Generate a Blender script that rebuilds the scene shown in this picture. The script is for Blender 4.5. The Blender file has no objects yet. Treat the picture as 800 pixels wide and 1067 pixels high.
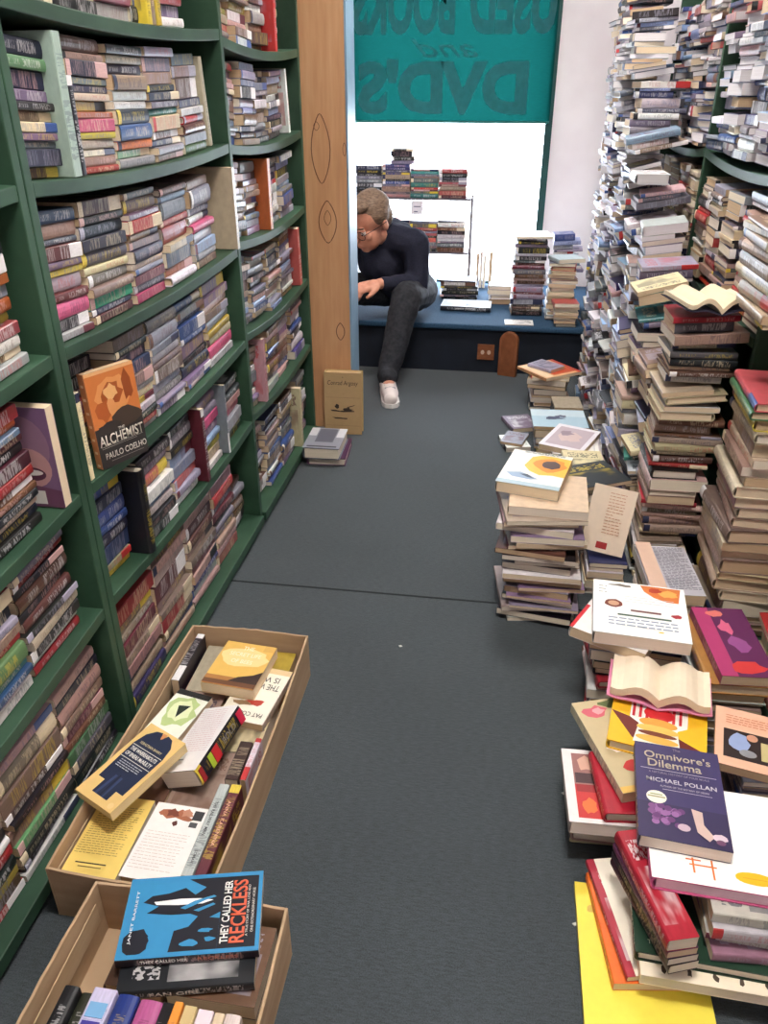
import bpy, bmesh, math, random
from mathutils import Vector, Matrix, Euler
from mathutils.bvhtree import BVHTree

S = bpy.context.scene
COL = S.collection
R = math.radians
S.view_settings.view_transform = 'Standard'
S.view_settings.look = 'None'
S.view_settings.gamma = 1.0
S.view_settings.use_curve_mapping = False
S.view_settings.exposure = 0.0

# ------------------------------------------------------------------ colours
def lin(c):
    return tuple(((x / 255.0) / 12.92 if x / 255.0 <= 0.04045 else ((x / 255.0 + 0.055) / 1.055) ** 2.4) for x in c)

PAL = {
    'n': ('navy', (40, 44, 76)), 'b': ('blue', (58, 84, 146)), 'L': ('light blue', (150, 172, 212)), 'k': ('black', (27, 26, 32)),
    'g': ('grey', (112, 112, 124)), 'w': ('white', (234, 230, 232)), 'c': ('cream', (222, 204, 174)), 't': ('tan', (166, 140, 126)),
    'y': ('yellow', (216, 190, 70)), 'o': ('orange', (214, 112, 54)), 'r': ('red', (184, 48, 50)), 'm': ('maroon', (104, 42, 56)),
    'p': ('pink', (214, 92, 134)), 'v': ('mauve', (142, 118, 152)), 'e': ('green', (98, 142, 96)), 'd': ('dark green', (38, 66, 52)),
    'u': ('brown', (110, 74, 58)), 's': ('silver grey', (164, 160, 178)), 'a': ('teal', (64, 142, 140)), 'j': ('emerald', (20, 150, 120)),
    'h': ('rose', (208, 168, 166)), 'i': ('indigo', (70, 66, 122)), 'x': ('salmon', (204, 96, 92)), 'q': ('mint', (190, 216, 202)),
}

# ------------------------------------------------------------------ node helpers
def mat_base(name):
    m = bpy.data.materials.new(name)
    m.use_nodes = True
    nt = m.node_tree
    return m, nt, nt.nodes['Principled BSDF']

class NG:
    def __init__(s, nt): s.nt = nt
    def n(s, t, **k):
        x = s.nt.nodes.new(t)
        for a, b in k.items(): setattr(x, a, b)
        return x
    def put(s, sock, v):
        if isinstance(v, bpy.types.NodeSocket): s.nt.links.new(v, sock)
        else: sock.default_value = v
    def math(s, op, a, b=0.0):
        x = s.n('ShaderNodeMath', operation=op)
        s.put(x.inputs[0], a); s.put(x.inputs[1], b)
        return x.outputs[0]
    def mul(s, *a):
        r = a[0]
        for b in a[1:]: r = s.math('MULTIPLY', r, b)
        return r
    def box(s, v, lo, hi):
        return s.mul(s.math('GREATER_THAN', v, lo), s.math('LESS_THAN', v, hi))
    def mix(s, f, a, b):
        x = s.n('ShaderNodeMix', data_type='RGBA')
        s.put(x.inputs[0], f); s.put(x.inputs[6], a); s.put(x.inputs[7], b)
        return x.outputs[2]
    def xyz(s, x, y, z):
        c = s.n('ShaderNodeCombineXYZ')
        s.put(c.inputs[0], x); s.put(c.inputs[1], y); s.put(c.inputs[2], z)
        return c.outputs[0]
    def noise(s, vec, scale=1.0, detail=2.0, out='Fac'):
        x = s.n('ShaderNodeTexNoise')
        s.put(x.inputs['Vector'], vec); x.inputs['Scale'].default_value = scale; x.inputs['Detail'].default_value = detail
        return x.outputs[0] if out == 'Fac' else x.outputs[1]
    def ramp(s, f, stops):
        x = s.n('ShaderNodeValToRGB')
        e = x.color_ramp.elements
        while len(e) < len(stops): e.new(0.5)
        for i, (p, c) in enumerate(stops): e[i].position = p; e[i].color = (*c, 1) if len(c) == 3 else c
        s.put(x.inputs[0], f)
        return x.outputs[0]
    def bump(s, h, strength, dist):
        x = s.n('ShaderNodeBump'); x.inputs['Strength'].default_value = strength; x.inputs['Distance'].default_value = dist
        s.put(x.inputs['Height'], h)
        return x.outputs[0]
    def coord(s, which='Object'):
        return s.n('ShaderNodeTexCoord').outputs[which]

MC = {}
def flat(rgb, rough=0.5, spec=0.4, name=None):
    k = (tuple(rgb), rough, spec)
    if k not in MC:
        m, nt, b = mat_base(name or 'paint_%d_%d_%d' % tuple(rgb))
        g = NG(nt)
        nz = g.noise(g.coord(), 60.0, 2.0)
        c = lin(rgb)
        g.put(b.inputs['Base Color'], g.mix(nz, (*[x * 0.94 for x in c], 1), (*[min(1, x * 1.06) for x in c], 1)))
        b.inputs['Roughness'].default_value = rough
        b.inputs['Specular IOR Level'].default_value = spec
        MC[k] = m
    return MC[k]

def two_tone(name, c1, c2, scale, stretch=(1, 1, 1), rough=0.6, bump=0.0, detail=4.0, lo=0.35, hi=0.65, spec=0.4):
    m, nt, b = mat_base(name)
    g = NG(nt)
    mp = g.n('ShaderNodeMapping'); g.put(mp.inputs['Vector'], g.coord()); mp.inputs['Scale'].default_value = stretch
    nz = g.noise(mp.outputs[0], scale, detail)
    g.put(b.inputs['Base Color'], g.ramp(nz, [(lo, lin(c1)), (hi, lin(c2))]))
    b.inputs['Roughness'].default_value = rough
    b.inputs['Specular IOR Level'].default_value = spec
    if bump: g.put(b.inputs['Normal'], g.bump(nz, bump, 0.002))
    return m

def make_cover_material():
    m, nt, b = mat_base('printed_book_cover')
    g = NG(nt)
    at = lambda n: g.n('ShaderNodeAttribute', attribute_name=n)
    col, col2 = at('col').outputs['Color'], at('col2').outputs['Color']
    prm = g.n('ShaderNodeSeparateXYZ'); g.put(prm.inputs[0], at('prm').outputs['Vector'])
    r1, zone, r2 = prm.outputs
    uv = g.n('ShaderNodeUVMap', uv_map='uv').outputs[0]
    s = g.n('ShaderNodeSeparateXYZ'); g.put(s.inputs[0], uv)
    u, v = s.outputs[0], s.outputs[1]
    spine = g.box(zone, 0.5, 1.5)
    board = g.math('GREATER_THAN', zone, 1.5)
    # spine: title letters, author letters, imprint block
    seed = g.mul(r1, 37.0)
    letters = g.math('GREATER_THAN', g.noise(g.xyz(g.mul(u, 60.0), g.mul(v, 2.6), seed), 1.0, 1.0), 0.5)
    lo = g.math('ADD', 0.06, g.mul(r2, 0.12))
    t1 = g.mul(letters, g.box(v, 0.28, 0.74), g.math('GREATER_THAN', u, lo), g.math('LESS_THAN', u, g.math('ADD', lo, 0.42)))
    letters2 = g.math('GREATER_THAN', g.noise(g.xyz(g.mul(u, 85.0), g.mul(v, 3.0), g.math('ADD', seed, 9.0)), 1.0, 1.0), 0.52)
    t2 = g.mul(letters2, g.box(v, 0.36, 0.66), g.math('GREATER_THAN', u, 0.62), g.math('LESS_THAN', u, 0.86))
    bl = g.mul(g.math('GREATER_THAN', u, 0.9), g.math('GREATER_THAN', r2, 0.62))
    bl2 = g.mul(g.math('LESS_THAN', u, 0.3), g.math('GREATER_THAN', r1, 0.8))
    sp = g.math('MINIMUM', g.math('ADD', g.math('ADD', g.mul(t1, 0.38), g.mul(t2, 0.3)), g.math('ADD', bl, bl2)), 1.0)
    # boards: picture patch, title rows
    sm = g.n('ShaderNodeMapRange', interpolation_type='SMOOTHSTEP'); g.put(sm.inputs[0], g.noise(g.xyz(g.mul(u, 2.2), g.mul(v, 2.6), seed), 1.0, 2.0)); sm.inputs[1].default_value = 0.4; sm.inputs[2].default_value = 0.62
    pic = sm.outputs[0]
    p1 = g.mul(pic, g.box(v, 0.12, 0.64), g.box(u, 0.08, 0.92), 0.55)
    rows = g.math('GREATER_THAN', g.noise(g.xyz(g.mul(u, 22.0), g.mul(v, 22.0), seed), 1.0, 1.0), 0.5)
    p2 = g.mul(rows, g.box(v, 0.7, 0.9), g.box(u, 0.12, 0.88), 0.7)
    bd = g.math('MINIMUM', g.math('ADD', p1, p2), 1.0)
    f = g.math('ADD', g.mul(spine, sp), g.mul(board, bd))
    base = g.mix(f, col, col2)
    wear = g.noise(g.coord('Generated'), 9.0, 5.0)
    wear = g.ramp(wear, [(0.3, (0.86, 0.86, 0.86)), (0.7, (1.06, 1.06, 1.06))])
    x = g.n('ShaderNodeMix', data_type='RGBA', blend_type='MULTIPLY'); x.inputs[0].default_value = 1.0
    g.put(x.inputs[6], base); g.put(x.inputs[7], wear)
    g.put(b.inputs['Base Color'], x.outputs[2])
    g.put(b.inputs['Roughness'], g.math('ADD', 0.28, g.mul(r2, 0.25)))
    b.inputs['Specular IOR Level'].default_value = 0.5
    return m

def make_page_material():
    m, nt, b = mat_base('book_pages')
    g = NG(nt)
    uv = g.n('ShaderNodeUVMap', uv_map='uv').outputs[0]
    s = g.n('ShaderNodeSeparateXYZ'); g.put(s.inputs[0], uv)
    ln = g.noise(g.xyz(g.mul(s.outputs[0], 6.0), g.mul(s.outputs[1], 2600.0), 0.0), 1.0, 1.0)
    c = g.n('ShaderNodeAttribute', attribute_name='col').outputs['Color']
    x = g.n('ShaderNodeMix', data_type='RGBA', blend_type='MULTIPLY'); x.inputs[0].default_value = 1.0
    g.put(x.inputs[6], c); g.put(x.inputs[7], g.ramp(ln, [(0.3, (0.82, 0.80, 0.78)), (0.6, (1, 1, 1))]))
    g.put(b.inputs['Base Color'], x.outputs[2])
    b.inputs['Roughness'].default_value = 0.85
    b.inputs['Specular IOR Level'].default_value = 0.2
    return m

M_COVER, M_PAGE = make_cover_material(), make_page_material()

# ------------------------------------------------------------------ object helpers
def link(o, parent=None):
    COL.objects.link(o)
    if parent is not None: o.parent = parent
    return o

def tag(o, label=None, cat=None, group=None, kind=None):
    if label: o['label'] = label
    if cat: o['category'] = cat
    if group: o['group'] = group
    if kind: o['kind'] = kind
    return o

def empty(name, loc=(0, 0, 0), rot=(0, 0, 0), mtx=None):
    o = bpy.data.objects.new(name, None)
    o.empty_display_size = 0.05
    if mtx is not None: o.matrix_world = mtx
    else: o.location = loc; o.rotation_euler = rot
    return link(o)

def mesh_obj(name, bm, mat, parent=None, smooth=False, mtx=None, bevel=0.0):
    me = bpy.data.meshes.new(name)
    bmesh.ops.recalc_face_normals(bm, faces=bm.faces)
    bm.to_mesh(me); bm.free()
    for mm in (mat if isinstance(mat, (list, tuple)) else [mat]): me.materials.append(mm)
    if smooth: me.polygons.foreach_set('use_smooth', [True] * len(me.polygons))
    o = bpy.data.objects.new(name, me)
    link(o, parent)
    if mtx is not None: o.matrix_local = mtx
    if bevel:
        md = o.modifiers.new('bevel', 'BEVEL'); md.width = bevel; md.segments = 2; md.limit_method = 'ANGLE'
    return o

def add_box(bm, lo, hi, mi=0, mtx=None):
    vs = [bm.verts.new((x, y, z)) for x in (lo[0], hi[0]) for y in (lo[1], hi[1]) for z in (lo[2], hi[2])]
    for q in ((0, 1, 3, 2), (4, 6, 7, 5), (0, 4, 5, 1), (2, 3, 7, 6), (0, 2, 6, 4), (1, 5, 7, 3)):
        f = bm.faces.new([vs[i] for i in q]); f.material_index = mi
    if mtx is not None: bmesh.ops.transform(bm, matrix=mtx, verts=vs)
    return vs

def box_obj(name, lo, hi, mat, parent=None, bevel=0.0, kind=None):
    bm = bmesh.new(); add_box(bm, lo, hi)
    o = mesh_obj(name, bm, mat, parent, bevel=bevel)
    if kind: o['kind'] = kind
    return o

def add_prism(bm, pts, z0, z1, mi=0):
    a = [bm.verts.new((x, y, z0)) for x, y in pts]; b = [bm.verts.new((x, y, z1)) for x, y in pts]
    n = len(pts)
    fs = [bm.faces.new(a[::-1]), bm.faces.new(b)] + [bm.faces.new((a[i], a[(i + 1) % n], b[(i + 1) % n], b[i])) for i in range(n)]
    for f in fs: f.material_index = mi

def add_tube(bm, pts, rad, seg=8):
    rings = []
    for i, p in enumerate(pts):
        p = Vector(p)
        d = (Vector(pts[min(i + 1, len(pts) - 1)]) - Vector(pts[max(i - 1, 0)])).normalized()
        a = d.orthogonal().normalized(); b = d.cross(a)
        rings.append([bm.verts.new(p + (a * math.cos(t) + b * math.sin(t)) * rad) for t in [2 * math.pi * k / seg for k in range(seg)]])
    for r0, r1 in zip(rings, rings[1:]):
        for k in range(seg): bm.faces.new((r0[k], r0[(k + 1) % seg], r1[(k + 1) % seg], r1[k]))
    bm.faces.new(rings[0][::-1]); bm.faces.new(rings[-1])

def lettering(parent, text, rgb, height, width, mtx, name='lettering', bold=0.0, shear=0.0, depth=0.0003, mat=None, mirror=False, align='CENTER'):
    """Flat raised letters, centred on mtx's origin, cap height and overall width as given (width None: natural)."""
    cu = bpy.data.curves.new('letters', 'FONT')
    cu.body = text; cu.align_x = 'CENTER'; cu.size = 1.0; cu.offset = bold; cu.shear = shear; cu.resolution_u = 3
    ob = bpy.data.objects.new('letters', cu)
    me = bpy.data.meshes.new_from_object(ob)
    bpy.data.objects.remove(ob); bpy.data.curves.remove(cu)
    if not len(me.vertices): return None
    xs = [v.co.x for v in me.vertices]; ys = [v.co.y for v in me.vertices]
    sx = (width / (max(xs) - min(xs))) if width else height / (max(ys) - min(ys))
    sy = height / (max(ys) - min(ys))
    cx, cy = (max(xs) + min(xs)) / 2, (max(ys) + min(ys)) / 2
    bm = bmesh.new(); bm.from_mesh(me); bpy.data.meshes.remove(me)
    for v in bm.verts: v.co = Vector(((v.co.x - cx) * sx * (-1 if mirror else 1), (v.co.y - cy) * sy, 0))
    if mirror: bmesh.ops.reverse_faces(bm, faces=bm.faces)
    if depth:
      r = bmesh.ops.extrude_face_region(bm, geom=bm.faces[:])
      bmesh.ops.translate(bm, vec=(0, 0, depth), verts=[e for e in r['geom'] if isinstance(e, bmesh.types.BMVert)])
    o = mesh_obj(name, bm, mat or flat(rgb, 0.5))
    if parent is not None: o.parent = parent
    o.matrix_local = mtx
    return o

# ------------------------------------------------------------------ books
BOOKS = []
ORD = 'zeroth first second third fourth fifth sixth seventh eighth ninth tenth eleventh twelfth thirteenth fourteenth fifteenth sixteenth seventeenth eighteenth nineteenth twentieth'.split()
def ordinal(n):
    if n <= 20: return ORD[n]
    t, u = divmod(n, 10)
    tens = {2: ('twentieth', 'twenty'), 3: ('thirtieth', 'thirty'), 4: ('fortieth', 'forty'), 5: ('fiftieth', 'fifty'), 6: ('sixtieth', 'sixty')}[t]
    return tens[0] if u == 0 else tens[1] + '-' + ORD[u]

def book_geo(w, l, t, hard, rnd):
    """(cover verts, faces, zones, uvs), (page verts, faces, uvs); spine on -x, base centre at the origin."""
    c = 0.0024 if hard else 0.0009
    c = min(c, t * 0.22)
    ins = 0.0032 if hard else 0.0004
    rounded = hard or rnd < 0.45
    if rounded:
        d = min(t * (0.3 if hard else 0.14), 0.008)
        out, inn = [(w / 2, 0.0)], [(w / 2, c)]
        for k in range(7):
            a = R(-90 + 30 * k)
            out.append((-w / 2 + d - d * math.cos(a), t / 2 + t / 2 * math.sin(a)))
            inn.append((-w / 2 + d + c * 0.3 - (d - c * 0.7) * math.cos(a), t / 2 + (t / 2 - c) * math.sin(a)))
        out.append((w / 2, t)); inn.append((w / 2, t - c))
        spine_x = -w / 2 + d + c * 0.4
    else:
        b = min(0.0016, t * 0.15); q = max(b, c)
        out = [(w / 2, 0), (-w / 2 + b, 0), (-w / 2, b), (-w / 2, t - b), (-w / 2 + b, t), (w / 2, t)]
        inn = [(w / 2, c), (-w / 2 + q, c), (-w / 2 + c, q), (-w / 2 + c, t - q), (-w / 2 + q, t - c), (w / 2, t - c)]
        spine_x = -w / 2 + c * 1.1
    n = len(out); h = l / 2
    V = [(x, -h, z) for x, z in out] + [(x, h, z) for x, z in out] + [(x, -h, z) for x, z in inn] + [(x, h, z) for x, z in inn]
    F, Z, U = [], [], []
    for i in range(n - 1):
        board = i == 0 or i == n - 2
        F.append((i, i + 1, n + i + 1, n + i))
        if board:
            Z.append(2)
            ua, ub = (1, 0) if i == 0 else (0, 1)
            U.append([(ua, 0), (ub, 0), (ub, 1), (ua, 1)])
        else:
            va, vb = (i - 1) / (n - 3), i / (n - 3)
            Z.append(1); U.append([(0, va), (0, vb), (1, vb), (1, va)])
        F.append((2 * n + i, 3 * n + i, 3 * n + i + 1, 2 * n + i + 1)); Z.append(0); U.append([(0, 0)] * 4)
        F.append((i, 2 * n + i, 2 * n + i + 1, i + 1)); Z.append(0); U.append([(0, 0)] * 4)
        F.append((n + i, n + i + 1, 3 * n + i + 1, 3 * n + i)); Z.append(0); U.append([(0, 0)] * 4)
    for i in (0, n - 1):
        q = (i, n + i, 3 * n + i, 2 * n + i)
        F.append(q if i == 0 else q[::-1]); Z.append(0); U.append([(0, 0)] * 4)
    x0, x1, y1, z0, z1 = spine_x, w / 2 - ins - (0.002 if hard else 0), h - ins, c + 0.0001, t - c - 0.0001
    PV = [(x, y, z) for x in (x0, x1) for y in (-y1, y1) for z in (z0, z1)]
    PF = [(0, 1, 3, 2), (4, 6, 7, 5), (0, 4, 5, 1), (2, 3, 7, 6), (0, 2, 6, 4), (1, 5, 7, 3)]
    PU = []
    for q in PF:
        PU.append([((PV[i][0] + PV[i][1]) * 1.0, PV[i][2] if abs(PV[q[0]][2] - PV[q[2]][2]) > 1e-6 else 0.001) for i in q])
    return (V, F, Z, U), (PV, PF, PU)

def book(M, w, l, t, key='w', key2=None, hard=False, label=None, group=None, seed=None, hero=None, page=None, tone=None, rgb=None, kindword=None, plain=False):
    """Register one book; M maps its local frame (spine -x, base centre) into the world."""
    rng = random.Random(seed if seed is not None else len(BOOKS) * 7919 + 13)
    c = rgb or PAL[key][1]
    j = tone if tone is not None else rng.uniform(0.74, 1.06)
    c = lin([max(0, min(255, x * j + rng.uniform(-7, 7))) for x in c])
    lum = 0.3 * c[0] + 0.6 * c[1] + 0.1 * c[2]
    if key2: c2 = lin(PAL[key2][1])
    else:
        c2 = lin(PAL[rng.choice('wwwcychs' if lum < 0.22 else 'knkmnrbu')][1])
    pg = page or rng.choice([(214, 190, 160), (226, 206, 178), (232, 220, 200), (200, 172, 140), (222, 210, 196)])
    BOOKS.append(dict(M=M, w=w, l=l, t=t, hard=hard, c=c, c2=c2, r1=rng.random() * (0.78 if rgb else 1), r2=rng.random() * (0.6 if rgb else 1), pg=lin(pg), label=label, group=group, hero=hero, key=key, plain=plain or rng.random() < 0.35,
                      kw=kindword or ('hardback' if hard else 'paperback')))
    return BOOKS[-1]

def fill_mesh(me, parts, mats):
    """parts: list of (verts, faces, matidx, uvs, col, col2, prm per face)"""
    V, F, MI, UVS, C1, C2, P = [], [], [], [], [], [], []
    for v, f, mi, uv, col, col2, prm in parts:
        b = len(V); V += v
        for q, uu, pp in zip(f, uv, prm):
            F.append(tuple(i + b for i in q)); MI.append(mi); UVS += uu
            C1 += (*col, 1.0); C2 += (*col2, 1.0); P += pp
    me.from_pydata(V, [], F)
    for m in mats: me.materials.append(m)
    me.polygons.foreach_set('material_index', MI)
    me.uv_layers.new(name='uv').data.foreach_set('uv', [x for p in UVS for x in p])
    me.attributes.new('col', 'FLOAT_COLOR', 'FACE').data.foreach_set('color', C1)
    me.attributes.new('col2', 'FLOAT_COLOR', 'FACE').data.foreach_set('color', C2)
    me.attributes.new('prm', 'FLOAT_VECTOR', 'FACE').data.foreach_set('vector', P)
    me.update()

def book_parts(b, mtx=None):
    (V, F, Z, U), (PV, PF, PU) = book_geo(b['w'], b['l'], b['t'], b['hard'], b['r1'])
    if mtx is not None:
        V = [tuple(mtx @ Vector(v)) for v in V]; PV = [tuple(mtx @ Vector(v)) for v in PV]
    cov = (V, F, 0, U, b['c'], b['c2'], [(b['r1'], float(z), b['r2']) for z in (Z if not b['plain'] else [1 if q == 1 else 0 for q in Z])])
    pag = (PV, PF, 1, PU, b['pg'], b['pg'], [(0.0, 0.0, 0.0)] * len(PF))
    return cov, pag

def build_book(b, n_px):
    cov, pag = book_parts(b)
    if b['hero'] or n_px >= 3:
        o = empty('book', mtx=b['M'])
        me = bpy.data.meshes.new('cover'); fill_mesh(me, [cov], [M_COVER])
        link(bpy.data.objects.new('cover', me), o)
        pag = pag[:2] + (0,) + pag[3:]
        me = bpy.data.meshes.new('page_block'); fill_mesh(me, [pag], [M_PAGE])
        link(bpy.data.objects.new('page_block', me), o)
    else:
        me = bpy.data.meshes.new('book'); fill_mesh(me, [cov, pag], [M_COVER, M_PAGE])
        o = link(bpy.data.objects.new('book', me)); o.matrix_world = b['M']
    b['obj'] = o
    if b['hero']: b['hero'](o, b)
    return o

HEROKEYS = []
def stack(org, books, desc, group, face=0.0, tilt=0.0, height=None, length=0.152, width=0.105, lj=0.007, wj=0.006, yaw=2.0, dx=0.014, hard=0.12, seed=0, base_gap=0.0006, named=True, start=0):
    """A pile of books. org: spine plane, centre of its length, at the bottom. face: which way the spines look (0: -X, 180: +X). tilt: slope of what it stands on."""
    rng = random.Random(seed * 101 + 7)
    ts = []
    for ch in books:
        up = ch.isupper() and ch != 'L' or ch == '1'
        ts.append(rng.uniform(0.022, 0.031) if up else rng.uniform(0.011, 0.019))
    k = (height / sum(ts)) if height else 1.0
    F = Matrix.Translation(org) @ Matrix.Rotation(tilt, 4, 'X') @ Matrix.Rotation(R(face), 4, 'Z')
    z = base_gap
    out = []
    for i, ch in enumerate(books):
        t = ts[i] * k
        key = ch if ch in PAL else ch.lower()
        w = width + rng.uniform(-wj, wj); l = length + rng.uniform(-lj, lj)
        hd = rng.random() < hard
        a = rng.uniform(-yaw, yaw)
        M = F @ Matrix.Translation((w / 2 + rng.uniform(0, dx), rng.uniform(-0.003, 0.003), z)) @ Matrix.Rotation(R(a), 4, 'Z')
        nm = '%s %s, %s up in %s' % (PAL[key][0], 'hardback' if hd else 'paperback', ordinal(start + i + 1), desc)
        out.append(book(M, w, l, t, key, hard=hd, label=nm, group=group, seed=seed * 1000 + i, tone=rng.uniform(0.64, 1.0)))
        z += t + 0.0005
    return z

def standing(loc, w, l, t, rotz, key, label, group, lean=0.0, lean_side=0.0, hero=None, **k):
    """A book on its tail: local y up; spine plane faces rotz (0: -X)."""
    up = abs(math.sin(R(lean))) * w / 2 + abs(math.sin(R(lean_side))) * t / 2 + 0.0008
    M = Matrix.Translation((loc[0], loc[1], loc[2] + up)) @ Matrix.Rotation(R(rotz), 4, 'Z') @ Matrix.Rotation(R(lean_side), 4, 'X') @ Matrix.Rotation(R(lean), 4, 'Y') @ \
        Matrix.Translation((0, 0, l / 2)) @ Matrix.Rotation(R(90), 4, 'X') @ Matrix.Translation((0, 0, -t / 2))
    return book(M, w, l, t, key, label=label, group=group, hero=hero, **k)

def lying(loc, w, l, t, rotz, key, label, group=None, hero=None, tx=0.0, ty=0.0, **k):
    M = Matrix.Translation(loc) @ Matrix.Rotation(R(rotz), 4, 'Z') @ Matrix.Rotation(R(tx), 4, 'X') @ Matrix.Rotation(R(ty), 4, 'Y')
    return book(M, w, l, t, key, label=label, group=group, hero=hero, **k)
LAMP1, FILL_LAMP, SKY, EXPO = 58.0, 48.0, 14.0, 0.75

# ------------------------------------------------------------------ the room
XL, XR, Y0, YW, ZC = -1.02, 0.90, -1.3, 4.86, 2.6
XS = -0.734                                           # front of the left bookcases
XB = 0.62                                             # front of the bookcase on the other side

def carpet_mat():
    m, nt, b = mat_base('dark_slate_carpet')
    g = NG(nt)
    co = g.coord()
    fine = g.noise(co, 420.0, 3.0)
    mp = g.n('ShaderNodeMapping'); g.put(mp.inputs['Vector'], co); mp.inputs['Scale'].default_value = (60, 260, 60)
    rib = g.noise(mp.outputs[0], 1.0, 2.0)
    big = g.noise(co, 2.2, 4.0)
    a = g.ramp(g.math('ADD', g.mul(fine, 0.6), g.mul(rib, 0.4)), [(0.3, lin((45, 51, 54))), (0.7, lin((79, 87, 93)))])
    x = g.n('ShaderNodeMix', data_type='RGBA', blend_type='MULTIPLY'); x.inputs[0].default_value = 1.0
    g.put(x.inputs[6], a); g.put(x.inputs[7], g.ramp(big, [(0.3, (0.84, 0.84, 0.84)), (0.7, (1.05, 1.05, 1.05))]))
    g.put(b.inputs['Base Color'], x.outputs[2])
    b.inputs['Roughness'].default_value = 0.9
    b.inputs['Specular IOR Level'].default_value = 0.25
    b.inputs['Sheen Weight'].default_value = 0.25
    b.inputs['Sheen Roughness'].default_value = 0.5
    g.put(b.inputs['Normal'], g.bump(fine, 0.5, 0.003))
    return m

M_CARPET = carpet_mat()
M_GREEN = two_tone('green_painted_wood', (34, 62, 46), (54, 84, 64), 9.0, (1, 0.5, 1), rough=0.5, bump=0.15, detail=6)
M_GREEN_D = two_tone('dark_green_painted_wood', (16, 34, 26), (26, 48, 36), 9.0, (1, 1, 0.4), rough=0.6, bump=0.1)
M_WALL = two_tone('white_plaster', (238, 230, 233), (246, 240, 242), 4.0, rough=0.8, bump=0.05)
M_CEIL = two_tone('ceiling_paint', (226, 224, 220), (234, 232, 228), 3.0, rough=0.9)
M_WOOD = None

def wood_mat(name, c1, c2, c3, axis_scale):
    m, nt, b = mat_base(name)
    g = NG(nt)
    mp = g.n('ShaderNodeMapping'); g.put(mp.inputs['Vector'], g.coord()); mp.inputs['Scale'].default_value = axis_scale
    n1 = g.noise(mp.outputs[0], 1.0, 5.0)
    n2 = g.noise(mp.outputs[0], 4.0, 4.0)
    f = g.math('ADD', g.mul(n1, 0.7), g.mul(n2, 0.3))
    g.put(b.inputs['Base Color'], g.ramp(f, [(0.3, lin(c1)), (0.5, lin(c2)), (0.7, lin(c3))]))
    b.inputs['Roughness'].default_value = 0.55
    b.inputs['Specular IOR Level'].default_value = 0.35
    g.put(b.inputs['Normal'], g.bump(n2, 0.1, 0.002))
    return m

def plane_box(name, lo, hi, mat):
    return box_obj(name, lo, hi, mat, kind='structure')

plane_box('floor', (XL - 0.1, Y0 - 0.1, -0.08), (XR + 0.1, YW + 0.1, 0.0), M_CARPET)
plane_box('ceiling', (XL - 0.1, Y0 - 0.1, ZC), (XR + 0.1, YW + 0.1, ZC + 0.08), M_CEIL)
plane_box('wall_left', (XL - 0.1, Y0, 0), (XL, YW, ZC), M_WALL)
plane_box('wall_right', (XR, Y0, 0), (XR + 0.1, YW, ZC), M_WALL)
plane_box('wall_front', (XL, Y0 - 0.1, 0), (XR, Y0, ZC), M_WALL)
WX0, WX1, WZ0, WZ1 = -0.92, 0.19, 0.225, 2.3
bm = bmesh.new()
for lo, hi in (((XL, YW, 0), (WX0, YW + 0.1, ZC)), ((WX1, YW, 0), (XR, YW + 0.1, ZC)), ((WX0, YW, 0), (WX1, YW + 0.1, WZ0)), ((WX0, YW, WZ1), (WX1, YW + 0.1, ZC))):
    add_box(bm, lo, hi)
o = mesh_obj('wall_back', bm, M_WALL); o['kind'] = 'structure'
# carpet seam
bm = bmesh.new()
add_box(bm, (XS, 1.851, 0.0), (XB, 1.857, 0.0012))
tag(mesh_obj('trim_1', bm, flat((34, 38, 40), 0.9)), kind='structure')

# shop window
M_FRAME = two_tone('window_frame_paint', (20, 62, 62), (30, 78, 76), 12.0, rough=0.45)
m, nt, b = mat_base('window_glass'); g = NG(nt)
tr = g.n('ShaderNodeBsdfTransparent'); gl = g.n('ShaderNodeBsdfGlossy'); gl.inputs['Roughness'].default_value = 0.02
mx = g.n('ShaderNodeMixShader'); mx.inputs[0].default_value = 0.05
nt.links.new(tr.outputs[0], mx.inputs[1]); nt.links.new(gl.outputs[0], mx.inputs[2])
nt.links.new(mx.outputs[0], nt.nodes['Material Output'].inputs['Surface'])
M_GLASS = m
win = empty('window_1', (0, YW, 0)); win['kind'] = 'structure'
bm = bmesh.new()
fw = 0.032
for lo, hi in (((WX0 - 0.01, -0.02, WZ0 - 0.01), (WX0 + fw, 0.05, WZ1)), ((WX1 - fw, -0.02, WZ0 - 0.01), (WX1 + 0.006, 0.05, WZ1)), ((WX0 + fw, -0.02, WZ0 - 0.01), (WX1 - fw, 0.05, WZ0 + 0.03)), ((WX0 + fw, -0.02, WZ1 - 0.04), (WX1 - fw, 0.05, WZ1))):
    add_box(bm, lo, hi)
mesh_obj('window_frame', bm, M_FRAME, win)
box_obj('window_pane', (WX0 + fw, 0.02, WZ0 + 0.03), (WX1 - fw, 0.026, WZ1 - 0.04), M_GLASS, win)

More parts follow.
